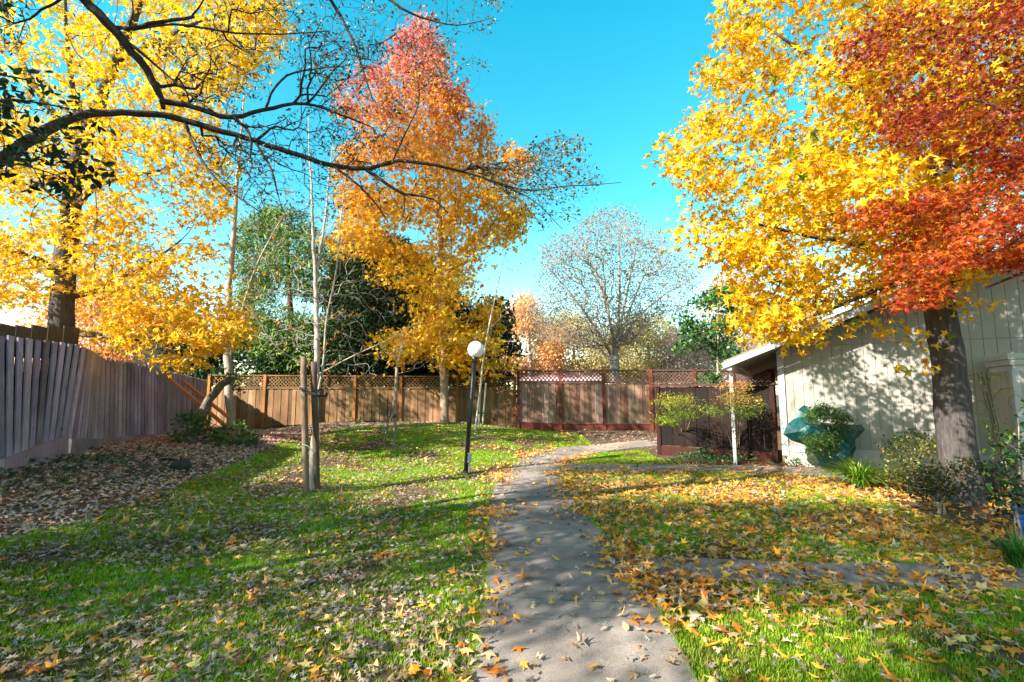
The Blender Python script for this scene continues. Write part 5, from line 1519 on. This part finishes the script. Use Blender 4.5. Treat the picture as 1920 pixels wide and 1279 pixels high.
# ------------------------------------------------------------------ fallen leaves
GOLD = [lin(240, 172, 56), lin(246, 190, 84), lin(226, 146, 48), lin(236, 196, 120), lin(206, 120, 44)]
TAN = [lin(196, 160, 118), lin(212, 182, 140), lin(168, 128, 94), lin(140, 100, 72), lin(196, 168, 146)]
GREYL = [lin(166, 150, 138), lin(146, 126, 114), lin(120, 98, 86), lin(184, 172, 164), lin(104, 84, 72)]
def leaf_points(rng):
    """position, size, shape, colour of every leaf on the ground"""
    out = []
    def put(x, y, kind, sz, cols, wts, lift=.0):
        n = len(x)
        if n == 0: return
        out.append(dict(x=x, y=y, kind=np.full(n, kind), s=sz, c=palette(rng, n, cols, wts, .12), lift=np.full(n, lift)))
    # golden star leaves: thick on the right lawn, thin on the left lawn
    x, y = polar(150000, 1.5, 18, .45, rng)
    L = inpoly(LAWN_RIGHT, x, y); pv = paved(x, y)
    cl = vnoise(x, y, .8, 9.0, 3)
    dens = np.where(L, np.where(inpoly(PAVED[1], x, y) | inpoly(PAVED[0], x, y), 0, np.clip(.66 + .8 * cl, .08, 1)) * np.interp(y, [1.5, 3.2, 4.2, 6, 10], [.14, .17, .6, 1.0, .8]), .0)
    k = rng.random(len(x)) < dens
    put(x[k], y[k], 0, rng.uniform(.036, .084, k.sum()), GOLD + TAN, [5, 3, 5, 2, 3, 3, 1, 3, 2, 1])
    ll = inpoly(LAWN_LEFT, x, y) & ~pv & ~L
    k = (rng.random(len(x)) < np.clip(.06 + .13 * cl, .01, .3)) & ll
    put(x[k], y[k], 0, rng.uniform(.04, .08, k.sum()), GOLD + TAN, [3, 3, 2, 3, 2, 3, 3, 1, 1, 2])
    k = (rng.random(len(x)) < np.clip(.03 + .08 * cl, .008, .2)) & inpoly(PAVED[0], x, y)
    put(x[k], y[k], 0, rng.uniform(.04, .075, k.sum()), GOLD + TAN, [3, 3, 2, 2, 2, 3, 3, 2, 1, 2], .02)
    k = (rng.random(len(x)) < np.clip(.22 + .5 * cl, .04, .7)) & (inpoly(PAVED[1], x, y))
    put(x[k], y[k], 0, rng.uniform(.045, .08, k.sum()), GOLD + TAN, [4, 3, 3, 2, 2, 2, 2, 1, 1, 1], .015)
    k = (rng.random(len(x)) < .06) & (inpoly(PAVED[2], x, y))
    put(x[k], y[k], 0, rng.uniform(.045, .07, k.sum()), GOLD, [1] * 5, .015)
    # drifts along the path edges
    for E, sgn, amp in ((PATH_L, -1, .5), (PATH_R, 1, .6)):
        e = resample(smooth_poly(E[1:12]), 2400)
        kk = rng.random(2400) < np.clip(amp * (.45 + 1.3 * vnoise(e[:, 0], e[:, 1], 1.1, 2.0, 2)), .03, 1)
        e = e[kk]
        off = rng.normal(size=len(e)) * .13 - sgn * .02
        put(e[:, 0] + off, e[:, 1] + rng.normal(size=len(e)) * .05, 0, rng.uniform(.04, .08, len(e)), GOLD + TAN, [4, 3, 4, 2, 3, 2, 2, 2, 1, 1], .025)
    # small greyish oak leaves: litter bed on the left and scattered over the left lawn and path
    x, y = polar(95000, 1.4, 18, .6, rng, -58, 20)
    bed = (x < -1) & ~inpoly(LAWN_LEFT, x, y) & (y < 18) & ~paved(x, y)
    cl = vnoise(x, y, 1.3, 4.0, 2)
    k = bed & (rng.random(len(x)) < .85)
    put(x[k], y[k], 1, rng.uniform(.03, .055, k.sum()), [c * 1.6 for c in GREYL + TAN], [3, 3, 2, 3, 1.5, 2, 2, 1, 1, 2])
    ll = inpoly(LAWN_LEFT, x, y)
    near = 1 - sstep(-3.6, -.8, x + 0 * y) * sstep(3.5, 6, y)
    k = ll & (rng.random(len(x)) < np.clip((.62 + .8 * cl) * (.35 + .65 * near) * np.interp(y, [2, 6, 10, 14], [1, .9, .45, .25]) + .25 * (1 - sstep(0, .6, np.abs(x + 5.5 - y * .3))), .01, .8))
    put(x[k], y[k], 1, rng.uniform(.026, .05, k.sum()), GREYL + TAN, [3, 2, 2, 4, 1, 2, 3, 1, 1, 3])
    x, y = polar(9000, 1.4, 12, .6, rng, -20, 58)
    k = (rng.random(len(x)) < np.where(inpoly(PAVED[0], x, y), .2, .4))
    put(x[k], y[k], 1, rng.uniform(.026, .05, k.sum()), GREYL + TAN, [3, 2, 2, 4, 1, 2, 3, 1, 1, 3], .02)
    # pink and rusty litter under the fence corner, dark mulch leaves by the house
    def patch(u, v, rx, ry, n, cols, kind=0, sz=(.04, .07)):
        g = G(u, v); xx = g[0] + rng.normal(size=n) * rx; yy = g[1] + rng.normal(size=n) * ry
        kk = ~paved(xx, yy) & (yy < 17.1)
        put(xx[kk], yy[kk], kind, rng.uniform(*sz, kk.sum()), cols, [1] * len(cols))
    RUST = [lin(206, 140, 124), lin(190, 110, 96), lin(226, 170, 150), lin(176, 90, 80)]
    patch(520, 815, 1.0, .9, 900, RUST); patch(470, 820, .8, .8, 500, RUST)
    patch(330, 828, 1.0, .8, 400, [lin(226, 120, 60), lin(206, 96, 60), lin(190, 130, 90)])
    patch(620, 800, 1.6, .6, 900, [lin(226, 200, 170), lin(240, 216, 180), lin(206, 150, 110)], 0)
    patch(740, 838, .35, .28, 260, [lin(170, 130, 110), lin(196, 160, 140), lin(140, 100, 84)], 1, (.03, .05))
    patch(600, 918, .35, .22, 300, [lin(170, 130, 110), lin(196, 160, 140), lin(140, 100, 84)], 1, (.03, .05))
    patch(1180, 822, .9, .8, 500, [lin(190, 160, 150), lin(170, 136, 124), lin(206, 180, 170)], 1, (.03, .06))
    patch(1420, 870, 1.2, .22, 420, [lin(120, 70, 50), lin(96, 56, 44), lin(150, 96, 60)], 0, (.03, .055))
    patch(1250, 868, .7, .2, 160, [lin(150, 100, 70), lin(120, 80, 60)], 0, (.03, .055))
    patch(1700, 915, 1.0, .6, 700, GOLD, 0, (.05, .08)); patch(1840, 935, .8, .6, 650, GOLD, 0, (.05, .08))
    patch(1850, 1010, .7, .5, 450, GOLD, 0, (.05, .08)); patch(1800, 900, .8, .6, 350, GOLD, 0, (.05, .08))
    return {k: np.concatenate([o[k] for o in out]) for k in out[0]}
def fallen():
    rng = np.random.default_rng(950)
    q = leaf_points(rng)
    n = len(q['x'])
    on_grass = lawn(q['x'], q['y'])
    z = terrain(q['x'], q['y']) + np.where(on_grass, rng.uniform(.008, .03, n), .006 + rng.uniform(0, .02, n)) + q['lift']
    pos = np.stack([q['x'], q['y'], z], -1)
    tilt = rng.normal(size=(n, 3)) * [.3, .3, 0] + [0, 0, 1]
    # the leaves that show largest are separate things
    dist = np.hypot(q['x'], q['y'])
    d = pos - EYE
    yy = d[:, 1] * math.cos(TH) + d[:, 2] * math.sin(TH)
    uu = CX + F * d[:, 0] / yy; vv = CY - F * (-d[:, 1] * math.sin(TH) + d[:, 2] * math.cos(TH)) / yy
    seen = (uu > 10) & (uu < 1910) & (vv < 1270)
    score = np.where(seen, q['s'] / dist * np.where(q['kind'] == 0, 1, .8), 0)
    big = np.zeros(n, bool); big[np.argsort(-score)[:300]] = True
    b = Buf()
    torn = (q['kind'] == 0) & (rng.random(n) < .45)
    for kd, tm in ((0, T_STAR), (1, T_OAK), (2, T_TORN)):
        k = ((q['kind'] == kd) & ~torn if kd < 2 else torn) & ~big
        scatter(b, pos[k], q['s'][k], tm, tilt[k], q['c'][k], rng, curl=.5)
    tag(b.build("leaf_litter", M['dry']), "countless smaller fallen leaves strewn over lawn, path and leaf bed", "leaf litter", kind="stuff")
    pv = paved(q['x'], q['y'])
    for i in np.nonzero(big)[0]:
        lb = Buf(); kd = q['kind'][i]
        scatter(lb, pos[i:i + 1], q['s'][i:i + 1], (T_TORN if torn[i] else T_STAR) if kd == 0 else T_OAK, tilt[i:i + 1], q['c'][i:i + 1], rng, curl=.5)
        o = lb.build("fallen_leaf", M['dry'], origin=pos[i])
        r_, g_, b_ = q['c'][i]
        tone = "pale papery" if b_ > .22 else "golden" if g_ > .36 else "orange brown" if r_ > .4 else "dull brown"
        where = "on the concrete path" if pv[i] else ("on the grass left of the path" if q['x'][i] < .3 else "on the grass right of the path") if on_grass[i] else "on bare soil"
        tag(o, f"{tone} {('torn' if torn[i] else 'star shaped') if kd == 0 else 'lobed oak'} leaf lying {where}", "fallen leaf", f"{tone} {('torn' if torn[i] else 'star') if kd == 0 else 'oak'} leaves fallen {where}")
fallen()
